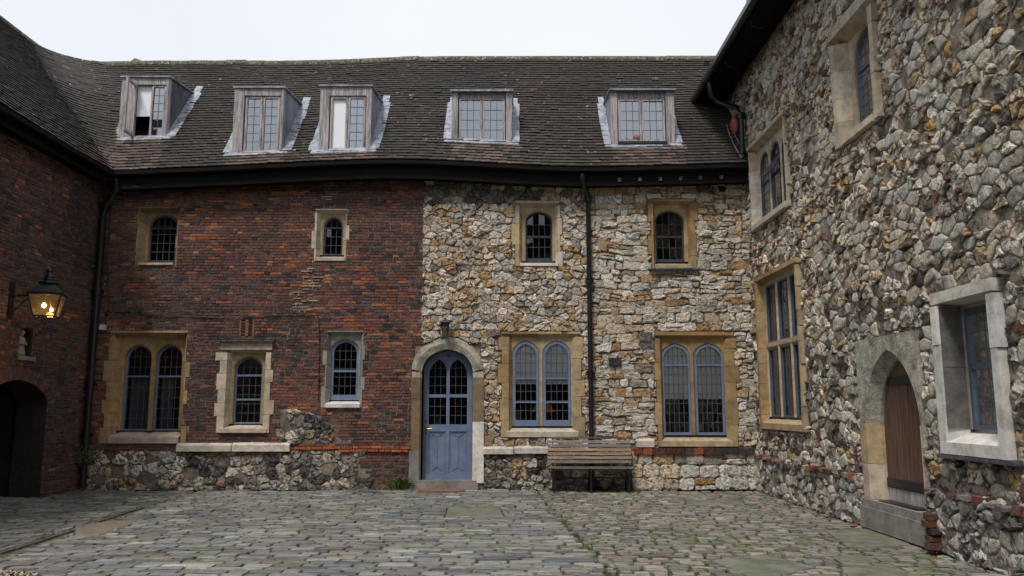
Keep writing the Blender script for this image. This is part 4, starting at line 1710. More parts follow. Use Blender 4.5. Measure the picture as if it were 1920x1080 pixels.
def Rw(u0, v0a, v0b, u1, v1a, v1b):
    """a rectangle on the right wing seen in perspective: left edge u0 (top, bottom), right edge u1"""
    a, t0 = rw(u0, v0a)
    _, b0 = rw(u0, v0b)
    c, t1 = rw(u1, v1a)
    _, b1 = rw(u1, v1b)
    return a, c, (b0 + b1) / 2, (t0 + t1) / 2


a, c, b, t = Rw(1409, 275, 446, 1475, 205, 388)
wl = (c - a - .34) / 3
masonry_window(BR, (a, c, b, t), [(a + .13 + i * (wl + .06), a + .13 + i * (wl + .06) + wl, b + .2, t - .24) for i in range(3)], (.1, .1), plate_pal=CREAM, jamb_pal=CREAM,
               sill_pal=CREAM, frame=M_DKFRAME, label='upper triple-light arched window with one leaf propped open', d0=.08, d1=.19, rise=.25, k=.25, grid=(3, 8), rails=(.55,), long=.05, lint_h=.12,
               front=-.07, sill_out=.03, fw=.035, skip_light=(1,), **WR)
hop = MB()
cx = a + .13 + wl + .06
hop.add([(cx, -.02, b + .85), (cx + wl, -.02, b + .85), (cx + wl, .24, b + 1.3), (cx, .24, b + 1.3),
         (cx, -.04, b + .87), (cx + wl, -.04, b + .87), (cx + wl, .22, b + 1.32), (cx, .22, b + 1.32)],
        [(0, 1, 2, 3), (4, 7, 6, 5), (0, 4, 5, 1), (1, 5, 6, 2), (2, 6, 7, 3), (3, 7, 4, 0)])
hop.build('open_leaf', M_DKFRAME, BR, org=(cx, 0, b + .85))
a, c, b, t = Rw(1564, 62, 288, 1640, -30, 238)
masonry_window(BR, (a, c, b, t), [(a + .3, c - .28, b + .2, t - .25)], (.22, .2), plate_pal=CREAM, jamb_pal=CREAM, sill_pal=CREAM, frame=M_SLATE,
               label='narrow arched upper window in a deep pale stone splay', d0=.1, d1=.24, rise=.3, k=.3, grid=(4, 9), rails=(.62,), long=.03, lint_h=.25, splay=.1, front=-.08, sill_out=.0, **WR)
a, c, b, t = Rw(1421, 523, 804, 1500, 482, 808)
wl = (c - a - .5) / 3
hz = b + .2
lights = []
mid = b + (t - b) * .54
for (z0, z1) in ((b + .22, mid - .05), (mid + .05, t - .17)):
    lights += [(a + .19 + i * (wl + .07), a + .19 + i * (wl + .07) + wl, z0, z1) for i in range(3)]
masonry_window(BR, (a, c, b, t), lights, (.14, .12), plate_pal=BUFF, jamb_pal=OCHRE, jamb_pal_r=BUFF, sill_pal=BUFF, frame=M_SLATE,
               label='large ochre stone window of six lights near the corner', d0=.05, d1=.16, rise=.0, grid=(3, 7), rails=(), long=.02, lint_h=.12, front=-.08, sill_out=.0,
               fw=.035, blind=(.0, M_PANELG), **WR)
a, c, b, t = Rw(1757, 552, 852, 1876, 520, 858)
masonry_window(BR, (a, c, b, t), [(a + .2, c - .2, b + .26, t - .2)], (.14, .13), plate_pal=GREYST, jamb_pal=WHITEST, jamb_pal_r=WHITEST, sill_pal=WHITEST, frame=M_SLATE,
               label='deep white stone window with grey left reveal, nearest the viewer', d0=.16, d1=.24, rise=.0, grid=(5, 6), rails=(.52,), rail_h=.06, long=.02, lint_h=.14, splay=.02, front=-.09, sill_out=.0,
               fw=.05, sill_over=.12, blk=(.7, 1.2), **WR)
m = MB()
m.box(a + .141, a + .147, -.075, .16, b + .27, t - .15, (.15, .14, .13, .9))
m.box(a + .141, a + .15, -.06, .159, b + .9, b + .905, (.09, .085, .08, .9))
m.build('reveal_lining', M_ASHLAR, BR, org=(a, 0, b))
m = MB()
m.box(a - .05, c + .1, -.11, .02, b - .035, b - .002)
m.build('drip_lead', M_LEADDK, BR, org=(a, 0, b))
exclR.append(rect(a - .06, c + .12, b - .04, b))

# pointed doorway
ds0, ds1 = -(XR + .12) * 1500 / 702 / 1.0 - .2, rw(1731, 900)[0]
STEP = .36
zt_d = rw(1697, 672)[1]
P_rd = arch(ds0, ds1, STEP, zt_d, .8, .28, n=18)
sw0, sw1 = rw(1621, 800)[0], ds1 + .14
ztop = zt_d + .28
rorg = ((ds0 + ds1) / 2, 0, STEP)
m = MB()
plate(m, sw0, sw1, STEP + .95, ztop, arch(ds0, ds1, STEP + .95, zt_d, .8, .28, n=18), -.05, .2, ch=.13)
for xx in (sw0 - .02, sw1 + .0):
    m.box(xx, xx + .02, -.049, .1, STEP + .0, ztop)
m.box(sw0 - .02, sw1 + .02, -.048, .1, ztop + .001, ztop + .02)
arch_r = m.build('door_arch', M_RENDER, BR, org=rorg)
for (s_a, s_b, sgn) in ((sw0, ds0, 1), (sw1, ds1, -1)):
    for (z0, z1, pal) in ((STEP, STEP + .44, CREAM), (STEP + .44, STEP + .95, BUFF)):
        m = MB()
        x1 = s_b - sgn * .13
        poly = [(s_a, -.06), (x1, -.06), (s_b, .08), (s_b, .2), (s_a, .2)]
        m.prism(poly, lambda p: (p[0], p[1], z0 + .003), lambda p: (p[0], p[1], z1 - .003), col_of(pal))
        m.build('jamb_stone', M_ASHLAR, arch_r, org=(s_a, 0, z0), po=rorg)
holesR.append((sw0 + .01, sw1 - .01, STEP - .3, ztop - .02))
exclR.append(rect(sw0 - .02, sw1 + .02, -.1, ztop + .01))
leafP = inset(P_rd, .004, 0)
lccw = leafP[::-1] if area2(leafP) < 0 else leafP
rdoor = None
n = 5
for i in range(n):
    q = clip_in(rect(ds0 + (ds1 - ds0) * i / n + .004, ds0 + (ds1 - ds0) * (i + 1) / n - .004, STEP + .17, zt_d), lccw)
    m = MB()
    y0 = .12 + R.uniform(-.004, .004)
    m.prism(q, lambda p: (p[0], y0, p[1]), lambda p: (p[0], y0 + .05, p[1]))
    if rdoor is None:
        mm = MB()
        mm.prism(lccw, lambda p: (p[0], .175, p[1]), lambda p: (p[0], .2, p[1]))
        rdoor = mm.build('door', M_FASCIA, BR, org=rorg)
        rdoor['label'] = 'brown plank door with black iron straps under the pointed arch'
    m.build('plank', M_PLANK, rdoor, org=(q[0][0], y0, STEP), po=rorg)
    m = MB()
    m.box(ds0 + (ds1 - ds0) * i / n + .004, ds0 + (ds1 - ds0) * (i + 1) / n - .004, .115, .16, STEP + .01, STEP + .165)
    o = m.build('plank_foot', M_GREYWOOD, rdoor, org=(q[0][0], .2, STEP), po=rorg)
for z in (STEP + .18, STEP + 1.42):
    m = MB()
    m.box(ds0 + .01, ds1 - .01, .1, .118, z, z + .1)
    m.build('strap', M_IRON, rdoor, org=(ds0, .2, z), po=rorg)
m = MB()
for k in range(10):
    a1, a2 = k * math.pi / 5, (k + 1) * math.pi / 5
    m.tube([(ds1 - .1 + .05 * math.cos(a1), .09, STEP + .95 + .05 * math.sin(a1)), (ds1 - .1 + .05 * math.cos(a2), .09, STEP + .95 + .05 * math.sin(a2))], .008, 5)
m.build('ring_handle', M_IRON, rdoor, org=(ds1 - .1, .17, STEP + .95), po=rorg)
# its step
m = MB()
m.box(sw0 - .02, sw1 + .1, -.12, .32, 0, STEP - .1, j=.004)
m.box(sw0 + .02, sw1 + .0, -.1, .3, STEP - .1, STEP - .003)
m.build('doorstep', M_CONC, BR, org=(ds0, 0, 0))

s0R, s1R = -17.6, -3.5
ZRE = 7.95                                                  # eaves of the right wing
wall_r = holes_wall('stone_wall', M_MORT_R, BR, s0R, s1R, 0, ZRE + .1, .5, holesR)
Z_LEDGE = .6
PAL_RW = [((.63, .53, .415), 3.4), ((.7, .62, .51), 2.6), ((.5, .415, .31), 2.6), ((.46, .33, .185), 1.3), ((.5, .33, .15), .5), ((.28, .23, .18), 1.5), ((.14, .115, .1), 1), ((.54, .5, .42), 2),
          ((.19, .085, .058), .35)]
pRw = lambda s, t: [((.46, .44, .4), 2), ((.22, .205, .19), 2), ((.52, .49, .44), 1)] if t < Z_LEDGE else (PAL_RW if t > 2.9 + .8 * noise.noise((s * .6, t * .6, 3)) else PAL_R)


def hR(s, t):
    if t < Z_LEDGE:
        return R.uniform(.015, .05)
    return R.choice((R.uniform(.008, .022), R.uniform(.012, .03), R.uniform(.02, .06)))


cells = voronoi(jitter_points(s0R + .3, s1R - .8, 0, ZRE, .21, .145, extra=.45, jx=.42, jy=.34), 1.45, rect(-17.2, -4.4, -.02, ZRE))
itR = make_stones(cells, exclR, hR, pRw, gap=.015, rough=.13, mott=(.5, 1), lump=.65, dome=.9, tilt=.4, cut=.14, rag=.04, thin=.08, flush=.55)
# the larger smooth ashlar pieces among the flints
for it in itR:
    if it['c'][1] < Z_LEDGE:
        it['v'] = [(a, b, n + .055) for a, b, n in it['v']]
emit(itR, 'stone', 'rubble', M_FLINT, wall_r, WALLMAP, to_r, smooth=False)
# projecting ledge of broken brick and tile
s = -15.2
while s < -5:
    w = R.uniform(.09, .25)
    if not (sw0 - .02 < s + w / 2 < sw1 + .05) and R.random() < .93:
        m = MB()
        z = Z_LEDGE - .03 + .02 * math.sin(s * 2)
        c = R.choice([(.24, .09, .055), (.32, .12, .06), (.16, .075, .055), (.1, .07, .06), (.3, .26, .22), (.2, .17, .15)])
        m.box(s + .008, s + w - .008, -R.uniform(.08, .15), .03, z + R.uniform(-.015, .015), z + .062 + R.uniform(-.022, .015), jit(c, .2, .9), .012)
        m.build('tile_course', M_BRICK, wall_r, org=(s, 0, z))
    s += w
# battered foot below the ledge
m = MB()
pts = [(-.065, 0), (-.06, .3), (-.05, .56), (.01, .57), (.01, 0)]
for (a, b) in ((-15.2, sw0 - .03), (sw1 + .12, -4.5)):
    m.prism(pts, lambda p: (a, p[0], p[1]), lambda p: (b, p[0], p[1]))
m.build('wall_foot', M_MORT_R, wall_r)
# broken brick nibs beside the step
for i in range(5):
    m = MB()
    sx = sw1 + .14 + R.uniform(0, .05)
    z = .02 + i * .075
    m.box(sx, sx + R.uniform(.1, .2), -R.uniform(.14, .2), .02, z, z + .062, jit(R.choice([(.1, .05, .04), (.07, .045, .04), (.16, .065, .04)]), .2, .9), .008)
    m.build('brick', M_BRICK, wall_r, org=(sx, 0, z))

# roof of the right wing: soffit, gutter, slope
EXR = XR - .62
y_end = EY + (ZRE - ZE0) / (zr(3) - ze(3)) * (RY - EY) + .05
m = MB()
pr = [(EXR, ZRE - .02), (EXR, ZRE + .1), (EXR + 6, ZRE + 7.2), (EXR + 6, ZRE + 7.0), (XR + .2, ZRE + .85), (XR + .2, ZRE + .1), (XR - .02, ZRE + .1)]
to_loc = lambda x, y, z: (-y, x - XR, z)
m.prism(pr, lambda p: to_loc(p[0], 3.0, p[1]), lambda p: to_loc(p[0], y_end, p[1]))
roof_r = m.build('roof', M_FASCIA, BR)
m = MB()
for r in range(40):
    q = .1 * r
    x, z = EXR - .04 + q * .64, ZRE + .12 + q * .768
    y = 3.0
    while y < y_end:
        w = .165
        m.add([to_loc(x, y, z + .02), to_loc(x, y + w - .004, z + .02), to_loc(x + .11, y + w - .004, z + .13), to_loc(x + .11, y, z + .13),
               to_loc(x, y, z + .003), to_loc(x, y + w - .004, z + .003)], [(0, 1, 2, 3), (0, 4, 5, 1)], jit((.065, .053, .045), .25, .8))
        y += w
tag(m.build('tiling', M_TILE, roof_r), kind='stuff')
m = MB()
gp = [(-.07, .06), (-.07, -.03), (-.03, -.06), (.02, -.06), (.06, -.03), (.06, .06), (.05, .06), (.05, -.02), (-.06, -.02), (-.06, .06)]
m.prism([(EXR - .07 + a, ZRE + .06 + b) for a, b in gp], lambda p: to_loc(p[0], 3.0, p[1]), lambda p: to_loc(p[0], y_end, p[1]))
m.build('gutter', M_IRON, BR)
m = MB()                                                   # dormer side glimpsed above the gutter
yd = 12.1
m.prism([(EXR + .12, ZRE + .2), (EXR + .12, ZRE + 1.0), (EXR + 1.2, ZRE + 1.25), (EXR + 1.2, ZRE + 1.4)], lambda p: to_loc(p[0], yd, p[1]), lambda p: to_loc(p[0], yd + 1.0, p[1]))
m.build('dormer', M_LEAD, BR)
for yy, zz_ in ((12.6, 7.6), (11.2, 7.55), (14.2, 7.7)):   # gutter brackets curling under the eaves
    m = MB()
    m.tube([to_loc(EXR + .02, yy, ZRE + .0), to_loc(EXR + .04, yy, ZRE - .12), to_loc(EXR + .2, yy, ZRE - .16), to_loc(EXR + .3, yy, ZRE - .1)], .012, 6)
    m.build('gutter_bracket', M_IRON, BR)

# ================================================================== THE LEFT WING
BL = tag(empty('building', (XL, 0, 0), math.pi / 2), 'dark red brick wing with an arched passage at the left edge', 'building')
to_l = lambda x, y, z: (XL - y, x, z)
exclL, holesL = [], []
as1 = lw(85, 800)[0]
as0 = as1 - 1.75
zta = lw(38, 712)[1]
P_pas = arch(as0, as1, 0, zta, .42, .25, n=18)
porg = ((as0 + as1) / 2, 0, 0)
holesL.append((as0 - .02, as1 + .02, -.1, zta + .02))
m = MB()
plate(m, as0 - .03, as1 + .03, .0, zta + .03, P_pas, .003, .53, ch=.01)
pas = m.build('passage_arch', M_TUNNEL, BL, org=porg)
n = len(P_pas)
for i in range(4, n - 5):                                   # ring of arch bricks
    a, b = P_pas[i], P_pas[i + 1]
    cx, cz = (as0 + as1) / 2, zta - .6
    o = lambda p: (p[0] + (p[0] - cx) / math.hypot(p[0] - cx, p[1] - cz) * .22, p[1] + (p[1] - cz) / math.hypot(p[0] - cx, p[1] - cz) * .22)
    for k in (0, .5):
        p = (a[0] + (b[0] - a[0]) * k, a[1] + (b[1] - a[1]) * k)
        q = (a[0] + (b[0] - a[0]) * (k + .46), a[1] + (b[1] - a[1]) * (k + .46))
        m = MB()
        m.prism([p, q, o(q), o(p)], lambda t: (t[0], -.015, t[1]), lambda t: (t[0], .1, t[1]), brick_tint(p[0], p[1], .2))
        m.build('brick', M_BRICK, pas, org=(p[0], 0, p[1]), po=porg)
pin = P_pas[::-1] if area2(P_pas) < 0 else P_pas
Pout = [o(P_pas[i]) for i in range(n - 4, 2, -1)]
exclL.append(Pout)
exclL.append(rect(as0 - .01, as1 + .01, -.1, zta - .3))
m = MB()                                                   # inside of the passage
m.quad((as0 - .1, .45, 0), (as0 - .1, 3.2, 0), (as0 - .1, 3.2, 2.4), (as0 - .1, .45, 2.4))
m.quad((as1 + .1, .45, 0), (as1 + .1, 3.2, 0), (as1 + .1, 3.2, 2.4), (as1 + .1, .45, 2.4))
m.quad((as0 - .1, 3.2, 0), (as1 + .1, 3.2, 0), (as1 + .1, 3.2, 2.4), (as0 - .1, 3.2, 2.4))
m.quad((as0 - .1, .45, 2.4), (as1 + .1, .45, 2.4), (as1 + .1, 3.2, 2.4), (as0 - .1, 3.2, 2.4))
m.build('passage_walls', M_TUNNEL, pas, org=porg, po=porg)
# niche with a small figure
n0, n1, nb, ntp = lw(37, 640)[0], lw(60, 640)[0], lw(48, 668)[1], lw(48, 616)[1]
P_n = arch(n0, n1, nb, ntp, .14, .1, n=12)
holesL.append((n0 - .02, n1 + .02, nb, ntp + .02))
m = MB()
plate(m, n0 - .03, n1 + .03, nb, ntp + .03, P_n, .002, .2, ch=.012)
m.quad((n0 - .03, .2, nb - .02), (n1 + .03, .2, nb - .02), (n1 + .03, .2, ntp + .03), (n0 - .03, .2, ntp + .03))
niche = m.build('niche', M_TUNNEL, BL, org=(n0, 0, nb))
m = MB()
m.box(n0 - .06, n1 + .06, -.05, .2, nb - .07, nb - .002, j=.004)
m.build('niche_sill', M_CONC, niche, org=(n0, 0, nb), po=(n0, 0, nb))
exclL.append(rect(n0 - .03, n1 + .03, nb - .08, ntp + .01))
stt = tag(empty('statue', (XL - .1, (n0 + n1) / 2, nb)), 'small worn stone figure standing in the wall niche over the passage', 'statue')
m = MB()
m.lathe([(.001, 0), (.1, .0), (.105, .05), (.085, .12), (.075, .2), (.088, .26), (.08, .3), (.035, .33), (.001, .335)], 0, 0, n=10)
m.v = [(x * .8, y * 1.1, z) for x, y, z in m.v]
m.build('robe', M_CONC, stt)
m = MB()
m.lathe([(.001, .32), (.03, .325), (.046, .36), (.05, .39), (.042, .425), (.02, .44), (.001, .445)], .01, 0, n=10)
m.v = [(x + (.012 if x > .04 and .37 < z < .4 else 0), y, z) for x, y, z in m.v]
m.build('head', M_CONC, stt)
for sy in (-1, 1):
    m = MB()
    m.tube([(.0, sy * .09, .28), (.04, sy * .1, .2), (.085, sy * .03, .2)], [.028, .024, .018], 7)
    m.build('arm', M_CONC, stt)
# a plain stone let into the wall
a, b = lw(96, 650)[0], lw(108, 650)[0]
c, d = lw(100, 656)[1], lw(100, 636)[1]
wall_l = holes_wall('brick_wall', M_MORT_B, BL, 2.5, D + .2, 0, 5.98, .5, holesL)
itL = bricks(7.5, D, .0, 5.98, exclL, None, dark=.5)  # darker brown bricks, with the left edge's vignette put into their tint
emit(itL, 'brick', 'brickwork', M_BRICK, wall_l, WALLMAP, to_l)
# eaves of the left wing
for nm, prof, mat in (('gutter', [(-.06, .0), (-.06, -.07), (-.02, -.09), (.03, -.09), (.06, -.07), (.06, .0), (.05, 0), (.05, -.06), (-.05, -.06), (-.05, 0)], M_FASCIA),
                      ('fascia', [(.065, .02), (.065, -.22), (.095, -.22), (.095, .02)], M_FASCIA),
                      ('soffit', [(.096, -.16), (.096, -.18), (.4, -.18), (.4, -.16)], M_FASCIA)):
    m = MB()
    off = EX - XL
    m.prism([(-off + py, ZE0 + pz) for py, pz in prof], lambda p: (3.0, p[0], p[1]), lambda p: (EY - .02, p[0], p[1]))
    m.build(nm, mat, BL, org=(3.0, 0, ZE0))

# ================================================================== the range across the court, met only in reflections
BO = tag(empty('building', (0, -9, 0)), 'plain brown brick range closing the court behind the viewer', 'building')
m = MB()
m.box(-11, 8, -.4, 0, 0, 7.6)
m.build('wall', M_TUNNEL, BO)
m = MB()
m.prism([(0.4, 7.5), (-3.6, 13.2), (-7.6, 7.5)], lambda p: (-11.5, p[0], p[1]), lambda p: (8.5, p[0], p[1]))
m.build('roof', M_FASCIA, BO)
for x in (-8, -5, -2, 1, 4):
    m = MB()
    m.box(x, x + 1.1, 0, .03, 1.2, 2.8)
    w = m.build('window', M_DKFRAME, BO)

# ================================================================== THE PAVING
gz = lambda x, y: .03 * noise.noise((x * .35, y * .35, 5)) + .012 * noise.noise((x * 1.3, y * 1.3, 2)) - .02
m = MB()
nx, ny = 56, 60
gxs = [XL - 3.6 + (XR + .4 - XL + 3.6) * i / nx for i in range(nx + 1)]
gys = [3.0 + (D + .1 - 3.0) * j / ny for j in range(ny + 1)]
v = [(x, y, gz(x, y) - .016) for y in gys for x in gxs]
m.add(v, [(j * (nx + 1) + i, j * (nx + 1) + i + 1, (j + 1) * (nx + 1) + i + 1, (j + 1) * (nx + 1) + i) for j in range(ny) for i in range(nx)], smooth=True)
pav = tag(m.build('pavement', M_SOIL), kind='structure')
ccw = lambda q: q if area2(q) > 0 else q[::-1]
slab_px = [((840, 948), (935, 946), (946, 967), (834, 968)), ((1545, 990), (1652, 986), (1716, 1018), (1590, 1022)),
           ((1330, 1050), (1434, 1038), (1530, 1063), (1424, 1090)), ((1575, 1060), (1668, 1054), (1720, 1076), (1600, 1090)),
           ((1560, 1040), (1615, 1034), (1648, 1048), (1580, 1052)), ((1287, 937), (1388, 933), (1398, 944), (1284, 946))]
slabs = [ccw([gr(*p) for p in q]) for q in slab_px]
chan = [gr(*p) for p in ((262, 950), (285, 950), (200, 985), (60, 1025), (20, 1052), (-80, 1060), (-30, 1035), (130, 995))]
cA, cB = gr(276, 949), gr(-60, 1056)
cdx, cdy = cB[0] - cA[0], cB[1] - cA[1]
cl = math.hypot(cdx, cdy)
cnx, cny = -cdy / cl, cdx / cl
CW = .11
chan = ccw([(cA[0] + cnx * CW, cA[1] + cny * CW), (cB[0] + cnx * CW, cB[1] + cny * CW), (cB[0] - cnx * CW, cB[1] - cny * CW), (cA[0] - cnx * CW, cA[1] - cny * CW)])
kerb = ccw([gr(*p) for p in ((140, 985), (215, 974), (262, 975), (185, 1003), (140, 1000))])
gravel = ccw([gr(*p) for p in ((-200, 1062), (60, 1062), (96, 1090), (70, 1150), (-200, 1150))])
exclG = slabs + [chan, kerb, gravel]
# three fields of setts: long ones in the middle, small skewed ones on the right, the left beyond the drain
b1, b2 = gr(1150, 1085), gr(1010, 925)
far = 40


def half(a, b, side):
    dx, dy = b[0] - a[0], b[1] - a[1]
    L = math.hypot(dx, dy)
    nx, ny = dy / L * side, -dx / L * side
    return nx, ny, nx * a[0] + ny * a[1]


Hr = half(b1, b2, 1)
if Hr[0] * 5 + Hr[1] * 12 < Hr[2]:
    Hr = (-Hr[0], -Hr[1], -Hr[2])
Hl = half(cA, cB, 1)
if Hl[0] * -8 + Hl[1] * 14 < Hl[2]:
    Hl = (-Hl[0], -Hl[1], -Hl[2])


def sett_field(x0, x1, y0, y1, dr, wr, ang, keep, wave):
    out = []
    ca, sa = math.cos(ang), math.sin(ang)
    mx, my = (x0 + x1) / 2, (y0 + y1) / 2
    RR = math.hypot(x1 - x0, y1 - y0) / 2
    wv = lambda a, b: wave * (math.sin(a * .55 + 1.2) * .6 + noise.noise((a * .5, b * .3, 6)) * 1.1) + .02 * noise.noise((a * 2, b * 2, 1))
    b = -RR
    while b < RR:
        d = R.uniform(*dr)
        a = -RR - R.random() * .3
        while a < RR:
            w = R.uniform(*wr) * (1.5 if R.random() < .1 else 1)
            j = .005
            q = []
            for (p, r) in ((a, b), (a + w, b), (a + w, b + d), (a, b + d)):
                r2 = r + wv(p, r)
                p2, r2 = p + R.uniform(-j, j), r2 + R.uniform(-j, j)
                q.append((mx + p2 * ca - r2 * sa, my + p2 * sa + r2 * ca))
            a += w
            cx, cy = cen2(q)
            if x0 < cx < x1 and y0 < cy < y1 and in_frame((cx, cy, 0), 160):
                for (hx, hy, hd) in keep:
                    q = clip(q, -hx, -hy, -hd + R.uniform(-.07, .03))
                    if len(q) < 3:
                        break
                if len(q) >= 3:
                    out.append(q)
        b += d
    return out


neg = lambda h: (-h[0], -h[1], -h[2])
yb0, yb1 = 5.5, D - .06
setts = sett_field(XL, 3, yb0, yb1, (.095, .15), (.17, .4), 0, [neg(Hr), neg(Hl)], .1)
setts += sett_field(-1, XR, yb0, yb1, (.1, .15), (.12, .26), math.radians(-6), [Hr], .09)
setts += sett_field(XL - .6, -3, yb0, yb1, (.12, .17), (.2, .42), math.radians(8), [Hl], .06)
PAL_S = [((.245, .24, .225), 4), ((.18, .177, .17), 3), ((.27, .255, .225), 3), ((.33, .315, .285), 1.6), ((.18, .188, .2), 1.2), ((.26, .225, .195), .6), ((.23, .23, .18), .8)]
PAL_SR = [((.27, .245, .215), 4), ((.2, .185, .167), 3), ((.29, .255, .215), 3), ((.35, .32, .285), 1.8), ((.21, .215, .225), .8), ((.26, .21, .18), 1), ((.23, .235, .16), .7)]
itG = []
MOSSQ = []
for q in setts:
    for e in exclG:
        q = clip_out(q, e)
        if len(q) < 3:
            break
    if len(q) < 3 or abs(area2(q)) < .004:
        continue
    cx, cy = cen2(q)
    MOSSQ.append(q)
    right = Hr[0] * cx + Hr[1] * cy > Hr[2]
    st = stone(q, R.uniform(.006, .024), gap=R.uniform(.018, .032) if right else R.uniform(.013, .023), rounds=1, rough=.02, lump=.25, dome=.95, tilt=.12, sink=-.045, cut=.07, rag=.004, edge=.72)
    if st:
        st['v'] = [(a, b, h + gz(a, b)) for a, b, h in st['v']]
        st['col'] = jit(tuple(q * .98 for q in pick(PAL_SR if right else PAL_S)), .34, R.uniform(.4, 1))
        itG.append(st)
mo = MB()
for q in MOSSQ:
    for i in range(4 if len(q) == 4 else 0):
        a, b = q[i], q[(i + 1) % 4]
        x, y = (a[0] + b[0]) / 2, (a[1] + b[1]) / 2
        right = Hr[0] * x + Hr[1] * y > Hr[2]
        th = .12 if right else .3
        if fbm(x * .7, y * .9, 4.2) + .35 * noise.noise((x * 4, y * 4, 1)) < th or R.random() < .25:
            continue
        L = math.dist(a, b)
        if L < .05:
            continue
        ux, uy = (b[0] - a[0]) / L, (b[1] - a[1]) / L
        c = jit(R.choice([(.075, .12, .018), (.055, .09, .018), (.1, .15, .022), (.05, .065, .02)]), .25, .6)
        n = max(2, int(L / .05))
        prev_ = None
        for k in range(n + 1):
            t = k / n
            X, Y = a[0] + (b[0] - a[0]) * t, a[1] + (b[1] - a[1]) * t
            w = R.uniform(.009, .024) if 0 < k < n else .004
            z = gz(X, Y) + (R.uniform(.006, .018) if 0 < k < n else -.01)
            cur = [(X - uy * w, Y + ux * w, gz(X, Y) - .008), (X, Y, z), (X + uy * w, Y - ux * w, gz(X, Y) - .008)]
            if prev_:
                mo.quad(prev_[0], cur[0], cur[1], prev_[1], c)
                mo.quad(prev_[1], cur[1], cur[2], prev_[2], c)
            prev_ = cur
tag(mo.build('moss', M_LEAF, pav), kind='stuff')
emit(itG, 'sett', 'sett_field', M_SETT, pav, FLATMAP, lambda x, y, z: (x, y, z), smooth=False)
for i, q in enumerate(slabs + [kerb]):
    st = stone(q, .022, gap=.012, rounds=0, rough=.01, lump=.1, dome=1, tilt=0, sink=-.04)
    m = MB()
    m.add([(a, b, h + gz(*cen2(q))) for a, b, h in st['v']], st['f'], jit((.21, .205, .165) if i < 6 else (.26, .22, .18), .1, .8))
    o = m.build('paving_slab', M_SETT if i == 6 else M_SLAB, pav, org=(*cen2(q), 0))
m = MB()
n = 14
for k in (-1, 1):                                           # low kerb stones each side of the drain
    for i in range(n):
        t0, t1 = i / n + .004, (i + 1) / n - .004
        q = [(cA[0] + cdx * t + cnx * CW * w, cA[1] + cdy * t + cny * CW * w) for t, w in ((t0, k * .45), (t1, k * .45), (t1, k), (t0, k))]
        q = ccw(q)
        m.prism(q, lambda p: (p[0], p[1], gz(*p) - .04), lambda p: (p[0], p[1], gz(*p) + .006), jit((.16, .145, .115), .15, .8))
m.build('drain_edge', M_SETT, pav)
gm = MB()
for _ in range(900):
    x, y = gr(R.uniform(-60, 100), R.uniform(1061, 1110))
    if not in_conv(gravel, x, y):
        continue
    r = R.uniform(.006, .016)
    c = jit(R.choice([(.42, .34, .25), (.35, .27, .19), (.5, .44, .36), (.28, .22, .17)]), .2, .6)
    z = gz(x, y) + r * .3
    p = [(x + r * R.uniform(.7, 1.2), y, z), (x, y + r, z), (x - r, y, z), (x, y - r * R.uniform(.7, 1.2), z), (x, y, z + r * .8), (x, y, z - r)]
    gm.add(p, [(0, 1, 4), (1, 2, 4), (2, 3, 4), (3, 0, 4), (1, 0, 5), (2, 1, 5), (3, 2, 5), (0, 3, 5)], c)
tag(gm.build('gravel', M_PEBBLE, pav), kind='stuff')

# ================================================================== THINGS
# ---- slatted bench
bs0, bs1 = on_y(1026, 850, D - .3)[0], on_y(1184, 850, D - .3)[0]
BY = D - .62
bench = tag(empty('park_bench', ((bs0 + bs1) / 2, BY, 0)), 'slatted wooden bench on black iron legs in front of the stone wall', 'bench')
bo = ((bs0 + bs1) / 2, BY, 0)
z_seat = .44
SL = [(.15, .11, .09), (.33, .28, .255), (.26, .23, .215), (.45, .31, .22), (.43, .29, .2), (.4, .31, .245), (.29, .255, .23)]
for i in range(7):
    t = i / 6
    z = .955 - t * .425
    y = D - .2 - .11 * t
    h = .05 if i else .03
    m = MB()
    L = (bs1 - bs0) / 8
    for k in range(1):
        m.box(bs0 + R.uniform(0, .01), bs1 - R.uniform(0, .01), y - .02, y + .005, z - h / 2, z + h / 2, (*SL[i], .9), .002)
    bk = m.build('back_slat', M_SLAT, bench, org=(bo[0], y, z), po=bo)
    for x in (bs0 + .09, bs1 - .09):
        m = MB()
        m.lathe([(.008, 0), (.007, .004), (.001, .006)], 0, 0, n=8)
        m.v = [(x + a, y - .022 - c, z + b) for a, b, c in m.v]
        m.build('bolt', M_STEEL, bk, org=(x, y, z), po=(bo[0], y, z))
for i in range(6):
    y = BY + .02 + i * .068
    z = z_seat + .012 * (i - 2.5) ** 2 / 3 - .01 - (.012 * i if i > 2 else 0) + (0 if i else -.012)
    m = MB()
    m.box(bs0 + R.uniform(0, .03), bs1 + .03 - R.uniform(0, .03), y, y + .055, z - .014, z + .014, (*R.choice([(.19, .17, .145), (.23, .2, .17), (.15, .135, .115)]), .9), .002)
    m.build('seat_slat', M_SLAT, bench, org=(bo[0], y, z), po=bo)
for x in (bs0 + .11, (bs0 + bs1) / 2, bs1 - .09):
    m = MB()
    m.tube([(x, BY + .03, .0), (x, BY + .04, .22), (x, BY + .03, z_seat - .03)], [.022, .016, .018], 7)
    m.tube([(x, BY + .48, .0), (x, BY + .4, .22), (x, BY + .38, z_seat - .05), (x, BY + .42, z_seat + .1), (x, D - .17, .95)], [.022, .016, .016, .014, .012], 7)
    m.box(x - .012, x + .012, BY + .02, BY + .42, z_seat - .05, z_seat - .025)
    m.tube([(x, BY + .04, .2), (x, BY + .22, .27), (x, BY + .4, .2)], .011, 6)
    m.build('iron_leg', M_IRON, bench, org=(x, BY, 0), po=bo)
m = MB()
m.box(bs0 + .11, bs1 - .09, BY + .2, BY + .225, .235, .265)
m.build('stretcher', M_IRON, bench, org=bo, po=bo)


